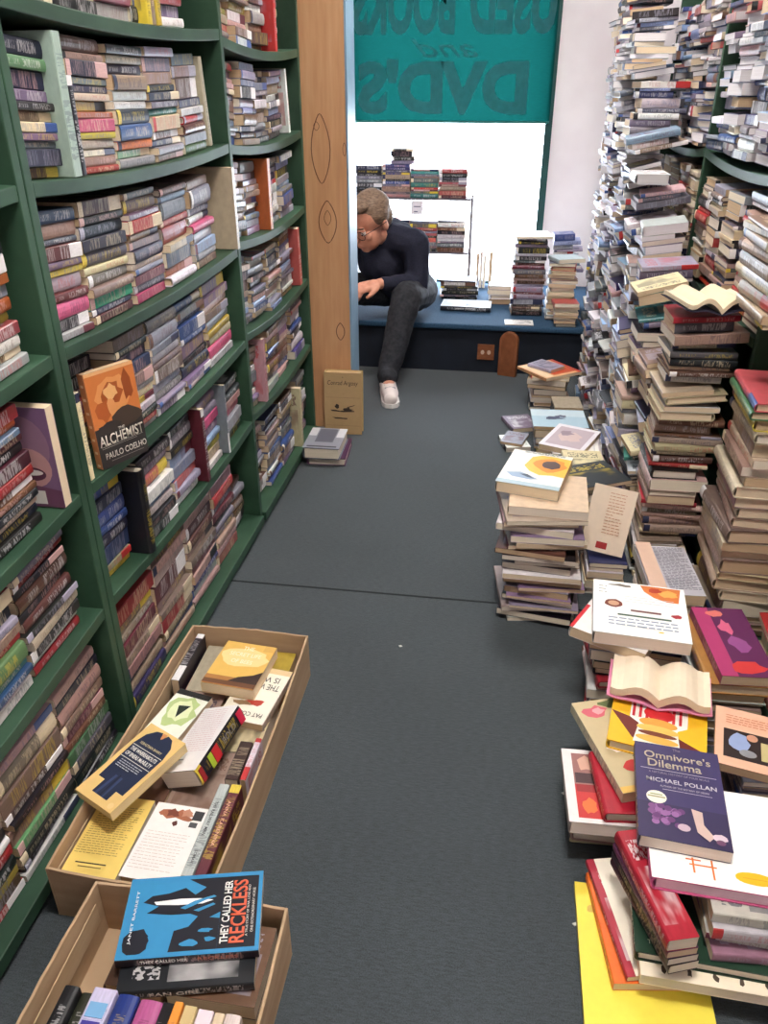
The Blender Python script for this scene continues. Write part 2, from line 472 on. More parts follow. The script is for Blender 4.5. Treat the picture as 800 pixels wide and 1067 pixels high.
# teal blind with the shop lettering showing through from outside
def sheer(name, c, tr):
    m, nt, b = mat_base(name); g = NG(nt)
    d = g.n('ShaderNodeBsdfDiffuse'); t = g.n('ShaderNodeBsdfTranslucent'); mx = g.n('ShaderNodeMixShader')
    mp = g.n('ShaderNodeMapping'); g.put(mp.inputs['Vector'], g.coord()); mp.inputs['Scale'].default_value = (30, 30, 220)
    wv = g.noise(mp.outputs[0], 1.0, 3.0)
    cc = lin(c)
    colr = g.ramp(wv, [(0.3, tuple(x * 0.9 for x in cc)), (0.7, tuple(min(1, x * 1.08) for x in cc))])
    g.put(d.inputs[0], colr); g.put(t.inputs[0], colr); mx.inputs[0].default_value = tr
    nt.links.new(d.outputs[0], mx.inputs[1]); nt.links.new(t.outputs[0], mx.inputs[2])
    nt.links.new(mx.outputs[0], nt.nodes['Material Output'].inputs['Surface'])
    return m
BLZ = 1.106
bl = empty('window_blind', (0, YW - 0.035, BLZ))
tag(bl, 'teal translucent window blind with reversed shop lettering over the bright window', 'blind')
bm = bmesh.new()
N = 24
x0, x1 = WX0 + 0.01, WX1 - 0.012
rows = [(z, [(x0 + (x1 - x0) * i / N, 0.004 * math.sin(i * 0.9) * (1 - z / 1.3)) for i in range(N + 1)]) for z in (0.0, 0.3, 0.7, 1.17)]
prev = None
for z, pts in rows:
    cur = [bm.verts.new((x, y * 0.3, z)) for x, y in pts]
    if prev:
        for i in range(N): bm.faces.new((prev[i], prev[i + 1], cur[i + 1], cur[i]))
    prev = cur
M_BLIND = sheer('teal_blind_cloth', (9, 60, 57), 0.27)
o = mesh_obj('blind_cloth', bm, M_BLIND, bl, smooth=True)
bm = bmesh.new(); add_tube(bm, [(x0, 0, 0.002), (x1, 0, 0.002)], 0.006, 8)
mesh_obj('hem_bar', bm, flat((22, 98, 92), 0.6), bl)
bm = bmesh.new(); add_tube(bm, [(x0, 0, 1.17), (x1, 0, 1.17)], 0.022, 12)
mesh_obj('roller', bm, flat((200, 200, 196), 0.5), bl)
M_BLT = sheer('teal_blind_print', (150, 196, 200), 0.92)
FACE_CAM = Matrix.Rotation(R(90), 4, 'X')
def blind_text(txt, cx, cz, h, w, name, bold, shear=0.0):
    lettering(bl, txt, None, h, w, Matrix.Translation((cx, -0.0085, cz - BLZ)) @ FACE_CAM, name, bold, shear, 0.0, M_BLT, mirror=True)
blind_text("USED", -0.055, BLZ + 0.55, 0.28, 0.44, 'shop_lettering', 0.045)
blind_text("BOOKS", -0.62, BLZ + 0.55, 0.28, 0.54, 'shop_lettering', 0.045)
blind_text("and", -0.40, BLZ + 0.352, 0.085, 0.36, 'small_lettering', 0.005, 0.5)
blind_text("DVD'S", -0.41, BLZ + 0.17, 0.265, 0.92, 'stock_lettering', 0.05)

# outside: pavement in full daylight
plane_box('ground_outside', (-4, YW + 0.12, -0.1), (4, 9, -0.02), flat((200, 200, 200), 0.9))

# window bench
M_BTOP = two_tone('blue_carpet_top', (34, 62, 88), (48, 80, 108), 160.0, rough=0.9)
M_BFRONT = two_tone('dark_navy_paint', (16, 22, 34), (22, 30, 44), 10.0, rough=0.7)
BZ = 0.245
bench = empty('window_bench', (0, 3.9, 0))
tag(bench, 'low bench platform under the window with blue carpet top and dark front', 'bench')
box_obj('base_front', (XL + 0.002, 0.0, 0.0), (XB + 0.2, YW - 3.9 - 0.03, BZ - 0.028), M_BFRONT, bench)
box_obj('bench_top', (XL + 0.002, -0.025, BZ - 0.027), (XB + 0.2, YW - 3.9 - 0.03, BZ), M_BTOP, bench, bevel=0.008)

# wall outlet plate and round-topped board
ol = empty('electrical_outlet', (-0.068, 3.8985, 0.105))
tag(ol, 'brown double socket plate on the dark front of the window bench', 'outlet')
M_BRW = wood_mat('reddish_brown_wood', (108, 60, 36), (132, 78, 48), (150, 92, 60), (8, 8, 40))
box_obj('cover_plate', (-0.042, -0.008, -0.04), (0.042, 0.0, 0.04), M_BRW, ol, bevel=0.003)
for sx in (-0.016, 0.016):
    bm = bmesh.new(); add_prism(bm, [(sx + 0.009 * math.cos(t), 0.011 * math.sin(t)) for t in [k * math.pi / 8 for k in range(16)]], 0, 0.003)
    mesh_obj('socket', bm, flat((206, 180, 160), 0.4), ol, mtx=Matrix.Translation((0, -0.0075, 0)) @ FACE_CAM)
ar = empty('rounded_board', (0.045, 3.86, 0), (0, 0, R(-18)))
tag(ar, 'reddish brown wooden board with rounded top standing against the bench front', 'board')
pts = [(-0.047, 0.0), (0.047, 0.0), (0.047, 0.175)] + [(0.047 * math.cos(t), 0.175 + 0.047 * math.sin(t)) for t in [k * math.pi / 12 for k in range(1, 12)]] + [(-0.047, 0.175)]
bm = bmesh.new(); add_prism(bm, pts, -0.014, 0.014)
mesh_obj('panel', bm, M_BRW, ar, mtx=FACE_CAM, bevel=0.003)
bm = bmesh.new(); add_prism(bm, [(x * 0.72, 0.02 + y * 0.88) for x, y in pts], 0, 0.003)
mesh_obj('raised_face', bm, M_BRW, ar, mtx=Matrix.Translation((0, -0.0135, 0)) @ FACE_CAM)

# wooden post
M_PINE = wood_mat('pine_post', (200, 146, 104), (214, 162, 118), (224, 178, 134), (16, 16, 1.6))
M_KNOT = flat((150, 96, 60), 0.6); M_KNOTD = flat((104, 62, 38), 0.6)
post = empty('wooden_post', (-0.686, 3.06, 0))
tag(post, 'tall pale pine post with dark knots at the end of the bookcase', 'post')
box_obj('timber', (-0.1, 0.0, 0.0), (0.089, 0.155, 2.59), M_PINE, post, bevel=0.003)
box_obj('painted_side', (0.0895, 0.0, 0.0), (0.0965, 0.15, 2.59), two_tone('blue_grey_paint', (120, 150, 176), (140, 170, 194), 6.0, rough=0.4), post)
def knot_ring(cx, cz, rw, rh, name, rad=0.0018, pointy=1.0):
    pts = []
    for k in range(25):
        a = 2 * math.pi * k / 24
        s, c = math.sin(a), math.cos(a)
        pts.append((cx + rw * c * (1 - 0.45 * pointy * max(0, s) ** 2 - 0.35 * pointy * max(0, -s) ** 2), -0.0004, cz + rh * s))
    bm = bmesh.new(); add_tube(bm, pts, rad, 5)
    mesh_obj(name, bm, M_KNOTD, post)
knot_ring(0.012, 0.83, 0.034, 0.075, 'knot', 0.0017)
knot_ring(0.012, 0.845, 0.013, 0.026, 'knot', 0.001)
knot_ring(-0.005, 1.08, 0.035, 0.115, 'knot', 0.0017)
knot_ring(-0.018, 1.155, 0.01, 0.014, 'knot', 0.001)
knot_ring(0.05, 0.415, 0.017, 0.034, 'knot', 0.0017)
knot_ring(0.082, 1.08, 0.006, 0.022, 'knot', 0.001)

# ------------------------------------------------------------------ bookcases
def sag_board(name, parent, ya, yb, z, xa, xb, th, sag, mat):
    bm = bmesh.new(); n = 14; prev = None
    for i in range(n + 1):
        u = i / n; y = ya + (yb - ya) * u; d = -sag * 4 * u * (1 - u)
        cur = [bm.verts.new((x, y, zz + d)) for x, zz in ((xa, z - th / 2), (xb, z - th / 2), (xb, z + th / 2), (xa, z + th / 2))]
        if prev:
            for k in range(4): bm.faces.new((prev[k], prev[(k + 1) % 4], cur[(k + 1) % 4], cur[k]))
        else: bm.faces.new(cur[::-1])
        prev = cur
    bm.faces.new(prev)
    o = mesh_obj(name, bm, mat, parent, bevel=0.002)
    return o

TH = 0.024
SH_B = [0.032, 0.364, 0.617, 0.876, 1.138, 1.392, 1.65]
SH_C = [0.032, 0.378, 0.630, 0.888, 1.134, 1.378, 1.63]
SAG_B, SAG_C = 0.016, 0.02
XBACK = XL + 0.006
def left_case(name, label, bays, ups, z_top=1.95):
    e = empty(name, (0, 0, 0)); tag(e, label, 'bookcase')
    for y0, y1 in ups:
        box_obj('upright', (XBACK + 0.012, y0, 0.0), (XS, y1, z_top), M_GREEN, e, bevel=0.002)
    ya, yb = ups[0][0], ups[-1][1]
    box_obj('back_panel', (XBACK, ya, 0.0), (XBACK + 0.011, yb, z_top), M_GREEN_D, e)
    for (a, b_, zs, sg) in bays:
        for i, z in enumerate(zs):
            if i == 0: sag_board('shelf', e, a, b_, z, XBACK + 0.012, XS + 0.012, 0.03, 0.0, M_GREEN)
            else: sag_board('shelf', e, a, b_, z, XBACK + 0.012, XS - 0.001, TH, sg, M_GREEN)
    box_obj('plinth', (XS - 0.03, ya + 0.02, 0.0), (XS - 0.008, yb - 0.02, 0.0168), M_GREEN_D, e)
    return e
UA0, UA1 = (0.22, 0.24), (1.176, 1.196)
UB0, UB1, UB2 = (1.199, 1.221), (2.172, 2.194), (2.955, 2.977)
left_case('bookcase', 'green wooden bookcase nearest the camera, cut off by the frame edge', [(UA0[1], UA1[0], SH_B, SAG_B)], [UA0, UA1])
left_case('bookcase', 'long green two-bay bookcase with sagging shelves beside the pine post', [(UB0[1], UB1[0], SH_B, SAG_B), (UB1[1], UB2[0], SH_C, SAG_C)], [UB0, UB1, UB2])

def sag_at(y, a, b, sag):
    u = (y - a) / (b - a)
    return -sag * 4 * u * (1 - u), -sag * 4 * (1 - 2 * u) / (b - a)

SHN = ['bottom shelf', 'sixth shelf down', 'fifth shelf down', 'fourth shelf down', 'third shelf down', 'second shelf down', 'top shelf']
SHN = {0: 'bottom shelf', 1: 'second shelf from floor', 2: 'third shelf from floor', 3: 'fourth shelf from floor', 4: 'fifth shelf from floor', 5: 'sixth shelf from floor'}
def left_stack(bay, shelf, y, n, s, height=0.2, back=0.016, **k):
    a, b, zs, sag, nm = {'A': (UA0[1], UA1[0], SH_B, SAG_B, 'near bookcase'), 'B': (UB0[1], UB1[0], SH_B, SAG_B, 'middle bay'), 'C': (UB1[1], UB2[0], SH_C, SAG_C, 'far bay')}[bay]
    d, sl = sag_at(y, a, b, sag) if shelf else (0, 0)
    z = zs[shelf] + (TH / 2 if shelf else 0.015) + d + abs(0.0006)
    L = k.get('length', 0.15)
    stack((XS - back, y, z + 0.0006), s, '%s stack, %s, %s' % (ordinal(n), SHN[shelf], nm), 'books on the %s of the %s' % (SHN[shelf], nm),
          face=180, tilt=math.atan(sl), height=height, seed=(ord(bay) * 100 + shelf * 10 + n), **k)

def left_upright(bay, shelf, y, w, l, t, key, label, out=0.012, lean=0.0, hero=None, rotz=180, **k):
    a, b, zs, sag, nm = {'A': (UA0[1], UA1[0], SH_B, SAG_B, 'near bookcase'), 'B': (UB0[1], UB1[0], SH_B, SAG_B, 'middle bay'), 'C': (UB1[1], UB2[0], SH_C, SAG_C, 'far bay')}[bay]
    d, sl = sag_at(y, a, b, sag) if shelf else (0, 0)
    z = zs[shelf] + (TH / 2 if shelf else 0.015) + d + abs(sl) * t / 2 + 0.0006
    return standing((XS - out - w / 2, y, z), w, l, t, rotz, key, label, 'books standing upright on the left shelves', lean_side=lean, hero=hero, **k)

# middle bay, shelf by shelf (bottom of each pile first)
P = [1.296, 1.497, 1.66, 1.832, 1.992]
left_stack('B', 4, 1.289, 1, "uNsvctkvNeN", 0.195, length=0.122, lj=0.003, yaw=1)
left_upright('B', 4, 1.376, 0.125, 0.215, 0.026, 'q', 'pale mint book standing upright beside the first stack, middle bay', out=0.004, plain=True, rgb=(212, 226, 220))
left_upright('B', 4, 1.4065, 0.11, 0.155, 0.018, 'k', 'slim black book standing against the pale mint book, middle bay', out=0.008)
left_stack('B', 4, 1.494, 2, "rtccyPoycngNtT", 0.212, length=0.146)
left_stack('B', 4, 1.66, 3, "seoBNwwTntk", 0.208, length=0.154)
left_stack('B', 4, 1.829, 4, "tsnuCavnnTSs", 0.21, length=0.15)
left_stack('B', 4, 1.99, 5, "esurwnUtL", 0.2, length=0.138)
left_upright('B', 4, 2.1, 0.13, 0.195, 0.022, 'c', 'cream book leaning on the upright, fifth shelf, middle bay', out=0.02, lean=-8, plain=True)
left_stack('B', 3, 1.297, 1, "wKPmWyvMgTB", 0.208, length=0.136, lj=0.005)
left_stack('B', 3, 1.468, 2, "mnJtTcGNNkM", 0.214, length=0.172)
left_stack('B', 3, 1.648, 3, "PvMscNscRvTs", 0.212, length=0.152)
left_stack('B', 3, 1.822, 4, "woNcRxSLt", 0.205, length=0.152)
left_stack('B', 3, 1.986, 5, "tsLspwsSt", 0.2, length=0.138)
left_upright('B', 3, 2.155, 0.15, 0.205, 0.02, 'c', 'large pinkish cream book standing against the upright, fourth shelf, middle bay', out=-0.01, plain=True, rgb=(226, 200, 176))
left_stack('B', 2, 1.33, 1, "eumoRmkn", 0.19, back=0.06, length=0.16)
left_upright('B', 2, 1.236, 0.12, 0.17, 0.014, 'c', 'narrow cream book upright at the left end behind the orange novel', out=0.004)
left_stack('B', 2, 1.502, 2, "wrkwycwTNNkT", 0.212, length=0.15)
left_stack('B', 2, 1.668, 3, "vssSTtwsSS", 0.212, length=0.156)
left_stack('B', 2, 1.842, 4, "hvNkVbBnsb", 0.206, length=0.162)
left_stack('B', 2, 2.028, 5, "wPcysthvS", 0.208, length=0.176)
left_stack('B', 1, 1.308, 1, "ycBnbBnb", 0.196, length=0.144, back=0.03)
def black_spine(o, b):
    SP = Matrix.Translation((-b['w'] / 2 - 0.0004, 0.0, b['t'] / 2)) @ Matrix(((0, 0, -1, 0), (-1, 0, 0, 0), (0, 1, 0, 0), (0, 0, 0, 1)))
    for i, (yy, h) in enumerate(((0.045, 0.012), (0.0, 0.012), (-0.05, 0.009))):
        lettering(o, ('DOMINION', 'COLLECTED', 'STORIES')[i], (196, 196, 200), h, 0.04, Matrix.Translation((0, yy, 0)) @ SP, 'title_lettering', 0.01)
left_upright('B', 1, 1.413, 0.13, 0.2, 0.03, 'k', 'thick black book with pale spine lettering standing upright, second shelf', out=-0.006, hard=True)
left_stack('B', 1, 1.52, 2, "kkwLwxvk", 0.198, length=0.166)
left_stack('B', 1, 1.69, 3, "wsxsLkgk", 0.194, length=0.144)
left_upright('B', 1, 1.786, 0.12, 0.2, 0.018, 'm', 'maroon book standing upright between two stacks on the second shelf', out=0.0)
left_stack('B', 1, 1.874, 4, "wcyLvpsv", 0.19, length=0.138)
left_upright('B', 1, 1.958, 0.12, 0.2, 0.01, 's', 'thin pale book standing upright between two stacks on the second shelf', out=0.0)
left_stack('B', 1, 2.055, 5, "kgWPhkwk", 0.17, length=0.156)
left_stack('B', 0, 1.33, 1, "ntihtmttR", 0.25, length=0.19, width=0.13)
left_stack('B', 0, 1.535, 2, "tbtRttMhhu", 0.262, length=0.19, width=0.13)
left_stack('B', 0, 1.738, 3, "hwihmthuMtx", 0.27, length=0.185, width=0.13)
left_stack('B', 0, 1.927, 4, "xhtvskmgrh", 0.25, length=0.165, width=0.13, back=0.02)
left_stack('B', 0, 2.082, 5, "kwutosu", 0.15, length=0.125, width=0.13, back=0.035, yaw=7, lj=0.008)
left_stack('B', 5, 1.32, 1, "thsnct", 0.15)
left_stack('B', 5, 1.49, 2, "ktnhPc", 0.15, length=0.145)
left_stack('B', 5, 1.645, 3, "wPhxot", 0.15, length=0.13)
left_stack('B', 5, 1.735, 4, "kyuhs", 0.15, length=0.034, lj=0.002, yaw=0.5)
left_upright('B', 5, 1.769, 0.12, 0.18, 0.024, 'y', 'yellow book upright on the sixth shelf, first of three', out=0.004)
left_upright('B', 5, 1.7935, 0.11, 0.18, 0.018, 't', 'tan book upright between two yellow books on the sixth shelf', out=0.006)
left_upright('B', 5, 1.8185, 0.12, 0.19, 0.022, 'y', 'yellow book upright on the sixth shelf, third of three', out=0.004)
left_stack('B', 5, 1.912, 5, "wvrxhw", 0.12, length=0.14)
# near bookcase
left_stack('A', 3, 1.062, 2, "wuwxyosoRku", 0.2, length=0.15)
left_stack('A', 3, 0.84, 1, "kuwmnRctuok", 0.2, length=0.16)
left_stack('A', 2, 0.985, 2, "knckuurMkmLoR", 0.208, length=0.205, width=0.12, yaw=1)
left_stack('A', 2, 0.77, 1, "kwmnrukckmu", 0.2, length=0.19)
left_upright('A', 2, 1.135, 0.125, 0.185, 0.024, 'v', 'purple book with a smiling face standing at the shelf end, near bookcase', out=0.0, rotz=0, rgb=(126, 92, 126), hero=lambda o, b: art(o, b, [((126, 96, 130), rect(0, 0, 1, 1)), ((150, 116, 140), oval(0.55, 0.62, 0.4, 0.3)), ((196, 150, 150), oval(0.6, 0.4, 0.32, 0.2)), ((90, 50, 70), oval(0.62, 0.34, 0.2, 0.07)), ((236, 230, 226), oval(0.62, 0.355, 0.16, 0.03)), ((110, 70, 96), [(0, 0), (1, 0), (1, 0.18), (0.5, 0.24), (0, 0.1)]), ((228, 224, 220), rect(0.3, 0.03, 0.75, 0.17))]))
left_stack('A', 1, 1.055, 3, "rwkckukUkrs", 0.205, length=0.16)
left_stack('A', 1, 0.88, 2, "wvbaErtsNR", 0.2, length=0.16)
left_stack('A', 1, 0.7, 1, "kucnwrmtuo", 0.2, length=0.165)
left_stack('A', 0, 1.08, 3, "kkgeumtTnh", 0.24, length=0.16, width=0.13)
left_stack('A', 0, 0.9, 2, "wkkeTkuTTh", 0.24, length=0.18, width=0.13)
left_stack('A', 0, 0.715, 1, "ruykrukcwu", 0.22, length=0.165, width=0.13)
left_stack('A', 4, 1.07, 2, "kugtnmokuk", 0.2, length=0.16)
left_stack('A', 4, 0.89, 1, "kmtnukrtck", 0.2, length=0.16)
# far bay: pale, window-lit paperbacks
rg = random.Random(5)
pool = "swsgnLtshkwvbsgthLwcsu"
cp = {5: [2.272, 2.432, 2.592], 4: [2.272, 2.435, 2.598, 2.762], 3: [2.274, 2.44, 2.655, 2.815], 2: [2.274, 2.437, 2.6, 2.763], 1: [2.26, 2.5, 2.67, 2.86], 0: [2.284, 2.46, 2.625, 2.86]}
for sh, ys in cp.items():
    for i, y in enumerate(ys):
        p = pool if sh > 1 else "tuhbinvgktwus"
        if sh == 5: p = "wwhyurvcxtws"
        s = ''.join(rg.choice(p).upper() if rg.random() < 0.25 else rg.choice(p) for _ in range(rg.randint(9, 12)))
        s = s.replace('L', 'L').replace('SH', 'Sh')
        ln = 0.148
        if sh == 1 and i == 0: ln = 0.1
        if sh == 0: ln = 0.155
        left_stack('C', sh, y, i + 1, s, rg.uniform(0.185, 0.205) if sh else 0.24, back=rg.uniform(0.012, 0.03), length=ln - (0.006 if sh > 1 else 0), yaw=3, dx=0.02)
left_upright('C', 5, 2.694, 0.12, 0.2, 0.024, 'r', 'red book standing upright among flat piles on the far bay sixth shelf', out=0.0)
left_stack('C', 5, 2.79, 4, "tuhscgt", 0.15, length=0.14, back=0.03)
left_upright('C', 4, 2.885, 0.12, 0.19, 0.018, 'w', 'white book leaning at the far end of the fifth shelf', out=0.02, lean=-8)
left_upright('C', 3, 2.544, 0.12, 0.205, 0.03, 'o', 'tan orange book standing upright mid shelf in the far bay', out=0.006)
left_upright('C', 2, 2.875, 0.11, 0.2, 0.03, 'x', 'faded red book standing at the far end of the third shelf', out=0.004, lean=-5)
left_upright('C', 1, 2.345, 0.12, 0.205, 0.022, 'h', 'pinkish cream book standing upright on the far bay second shelf', out=0.0)
left_upright('C', 0, 2.745, 0.13, 0.235, 0.024, 'c', 'tall cream book standing upright on the far bay bottom shelf', out=-0.004)

# ------------------------------------------------------------------ bookcase on the other side
rb = empty('bookcase', (0, 0, 0))
tag(rb, 'dark green bookcase almost buried behind tall leaning book piles', 'bookcase')
XBK = XR - 0.008
RU = [(0.88, 0.9), (2.0, 2.024), (2.94, 2.964), (3.84, 3.864)]
for y0, y1 in RU: box_obj('upright', (XB, y0, 0.0), (XBK - 0.012, y1, 1.95), M_GREEN, rb, bevel=0.002)
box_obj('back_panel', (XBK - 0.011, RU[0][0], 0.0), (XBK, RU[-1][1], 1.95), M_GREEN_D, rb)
RSH = {0: [0.055, 0.81, 1.09, 1.75], 1: [0.055, 0.72, 1.09, 1.75], 2: [0.055, 0.72, 1.09, 1.75]}
for i in range(3):
    a, b_ = RU[i][1], RU[i + 1][0]
    for z in RSH[i]:
        sag_board('shelf', rb, a, b_, z, XB - 0.001, XBK - 0.012, 0.026, 0.0 if z < 0.1 else 0.022, M_GREEN)
box_obj('plinth', (XB + 0.012, 0.9, 0.0), (XB + 0.03, 3.84, 0.04), M_GREEN_D, rb)

TURNS = [0, 0, 90, 90, 180]
def column(X, Y, z0, z1, desc, group, seed, pool, length=0.15, width=0.125, messy=1.0, lean=15.0, hard=0.2):
    rng = random.Random(seed)
    z, n = z0 + 0.0006, 0
    while z < z1 - 0.012:
        k = rng.randint(2, 5)
        turn = rng.choice(TURNS)
        a = 0.0 if (rng.random() < 0.5 or z == z0 + 0.0006) else rng.uniform(3, lean)
        dirx = -a
        F = Matrix.Translation((X + rng.uniform(-0.012, 0.018) * messy, Y + rng.uniform(-0.004, 0.004), z + 0.013 * math.sin(R(a)))) @ Matrix.Rotation(R(dirx), 4, 'Y')
        zz, wmax = 0.0, 0
        for _ in range(k):
            t = rng.choice([rng.uniform(0.008, 0.015), rng.uniform(0.012, 0.022), rng.uniform(0.02, 0.034)])
            if z + zz + t > z1 + 0.01: break
            n += 1
            w = width + rng.uniform(-0.022, 0.02); l = length + rng.uniform(-0.022, 0.0)
            key = rng.choice(pool); hd = rng.random() < hard
            yw = rng.uniform(-7, 7) * messy
            ext = w / 2 * abs(math.sin(R(yw)))
            l = min(l, length - 2 * ext * 0.7)
            if turn == 90:
                w, l = min(length - 0.004, w * 1.08) - 2 * ext * 0.6, w * rng.uniform(1.08, 1.28)
            half = (l if turn == 90 else w) / 2
            M = F @ Matrix.Translation((half + rng.uniform(0, 0.025) * messy, 0, zz)) @ Matrix.Rotation(R(yw + turn), 4, 'Z')
            book(M, w, l, t, key, hard=hd, group=group, seed=seed * 1000 + n, page=(226, 222, 226) if pool[:8] == PALE[:8] and rng.random() < 0.6 else None)['desc'] = desc
            zz += t + 0.0006
            wmax = max(wmax, half * 2 + 0.03)
        if zz == 0: break
        z += zz * math.cos(R(a)) + (wmax + 0.014) * math.sin(R(a)) + 0.0006
    return z

PALE = "swwsLgshwvtwnkbwsLigL"
MIXED = "tcswnkguhvtbmrwcLska"
TANP = "ttcccthuwrkgc"
GF = 'floor piles in front of the bookcase'
# tall floor piles, towards the window
spec = [(2.325, 0.41, 0.60, 0.165, 0.13, MIXED), (2.495, 0.395, 0.74, 0.155, 0.13, MIXED), (2.66, 0.40, 0.82, 0.155, 0.125, PALE), (2.825, 0.41, 0.9, 0.155, 0.125, PALE),
        (2.99, 0.41, 1.02, 0.155, 0.125, PALE), (3.155, 0.40, 1.14, 0.155, 0.125, PALE), (3.32, 0.395, 1.34, 0.155, 0.125, PALE), (3.485, 0.38, 1.52, 0.155, 0.125, PALE), (3.65, 0.372, 1.62, 0.155, 0.125, PALE)]
for i, (y, x, zt, ln, wd, pl) in enumerate(spec):
    column(x, y, 0.0, zt, 'the %s tall floor pile from camera' % ordinal(i + 2), GF, 301 + i, pl, ln, wd, messy=1.0)
for i, (y, x, zt) in enumerate([(3.985, 0.395, 1.6), (4.15, 0.41, 1.6), (4.315, 0.43, 1.62), (4.48, 0.445, 1.6), (4.645, 0.46, 1.6)]):
    column(x, y, BZ, zt, 'the %s tall pile on the window bench' % ordinal(i + 1), 'tall piles on the window bench', 330 + i, PALE, 0.155, 0.125)
MIDTOP = column(0.425, 2.13, 0.0, 0.76, 'the first tall floor pile from camera', GF, 300, TANP, 0.2, 0.138, lean=7, hard=0.5, messy=0.5)
# books on the shelves behind
UPW = {0: [1.42, 1.6, 1.78, 1.92], 1: [2.115, 2.285, 2.455, 2.625, 2.795], 2: [3.055, 3.225, 3.395, 3.565, 3.735]}
q = 0
for bay, ys in UPW.items():
    for i, y in enumerate(ys):
        q += 1
        if bay == 0 and i == 3: continue
        column(0.6 if bay else 0.56, y, 1.1045, 1.55, 'the %s pile above the dark sagging shelf' % ordinal(q), 'books above the dark sagging shelf', 350 + bay * 10 + i, PALE + "nbLbibxk", 0.16, 0.13, lean=8)
        if bay:
            column(0.607 + (0.02 if bay == 1 and i < 2 else 0), y, 0.7345, 1.03, 'the %s pile below the dark sagging shelf' % ordinal(q), 'books below the dark sagging shelf', 400 + bay * 10 + i, TANP + "swnr", 0.16, 0.13, messy=0.5, lean=5)
column(0.53, 1.862, 0.8245, 1.045, 'the thick tan pile before the dark upright', 'books below the dark sagging shelf', 431, "tcTtck".lower(), 0.23, 0.17, messy=0.6, lean=4, hard=0.5)
column(0.57, 1.63, 0.8245, 1.03, 'the pile on the near dark shelf end', 'books below the dark sagging shelf', 432, "yxrkby", 0.17, 0.16, messy=0.6, lean=4)
column(0.57, 1.44, 0.8245, 1.03, 'the outermost pile on the near dark shelf', 'books below the dark sagging shelf', 433, "xrkbtc", 0.17, 0.16, messy=0.6, lean=4)
# tan pile on the bottom shelf
stack((0.548, 1.815, 0.0695), "ctcTctcTccTtchcttcTcyex", 'the leaning tan pile on the bottom shelf', 'tan pile on the bottom shelf', height=0.6, length=0.235, width=0.19, wj=0.02, lj=0.015, yaw=5, dx=0.03, hard=0.4, seed=77)
column(0.635, 1.5, 0.0695, 0.3, 'the low red pile at shelf end', 'red books on the bottom shelf', 441, "rrxrcw", 0.17, 0.16, messy=0.6)
column(0.635, 1.3, 0.0695, 0.34, 'the nearer low pile, bottom shelf', 'red books on the bottom shelf', 442, "rcwtxk", 0.17, 0.16, messy=0.6)
column(0.64, 1.1, 0.0695, 0.3, 'the outermost low pile on the bottom shelf', 'red books on the bottom shelf', 443, "Lcwtbk", 0.17, 0.16, messy=0.6)

# ------------------------------------------------------------------ hero covers
def art(o, b, polys, name='cover_art', z=None, back=False):
    """Flat printed shapes on the upper cover; (rgb, [(u, v), ...]) with u from spine to fore-edge, v from tail to head."""
    w, l = b['w'], b['l']
    z = b['t'] + 0.00025 if z is None else z
    bm = bmesh.new(); mats = []
    for i, (rgb, pts) in enumerate(polys):
        m = flat(rgb, 0.4)
        if m not in mats: mats.append(m)
        vs = [bm.verts.new(((u - 0.5) * w, (v - 0.5) * l, z + i * 0.00006)) for u, v in pts]
        f = bm.faces.new(vs); f.material_index = mats.index(m)
        f.normal_update()
        if f.normal.z < 0: f.normal_flip()
    me = bpy.data.meshes.new(name); bm.to_mesh(me); bm.free()
    for m in mats: me.materials.append(m)
    return link(bpy.data.objects.new(name, me), o)

def rect(u0, v0, u1, v1): return [(u0, v0), (u1, v0), (u1, v1), (u0, v1)]
def oval(cu, cv, ru, rv, n=20, wob=0.0, sd=0):
    rr = random.Random(sd)
    return [(cu + ru * (1 + rr.uniform(-wob, wob)) * math.cos(2 * math.pi * k / n), cv + rv * (1 + rr.uniform(-wob, wob)) * math.sin(2 * math.pi * k / n)) for k in range(n)]
def txt(o, b, s, u, v, h, w, rgb, rot=0, name='title_lettering', bold=0.01, lift=0.0012, shear=0.0):
    return lettering(o, s, rgb, h, w, Matrix.Translation(((u - 0.5) * b['w'], (v - 0.5) * b['l'], b['t'] + lift)) @ Matrix.Rotation(R(rot), 4, 'Z'), name, bold, shear, 0.0002)
def spine_txt(o, b, s, y, h, w, rgb, bold=0.01, name='spine_lettering', down=True):
    SP = Matrix(((0, 0, -1, 0), (-1, 0, 0, 0), (0, 1, 0, 0), (0, 0, 0, 1)))
    lettering(o, s, rgb, h, w, Matrix.Translation((-b['w'] / 2 - 0.0003, y, b['t'] / 2)) @ SP, name, bold, 0.0, 0.0002)
def rules(v0, v1, n, u0, u1, rgb, sd=0, th=0.006):
    rr = random.Random(sd); out = []
    for i in range(n):
        v = v1 - (v1 - v0) * i / max(1, n - 1)
        e = u1 - (rr.uniform(0, 0.25) if i % 4 == 3 else rr.uniform(0, 0.03))
        u = u0
        while u < e - 0.02:
            k = rr.uniform(0.04, 0.11)
            out.append((rgb, rect(u, v, min(e, u + k), v + th))); u += k + 0.018
    return out

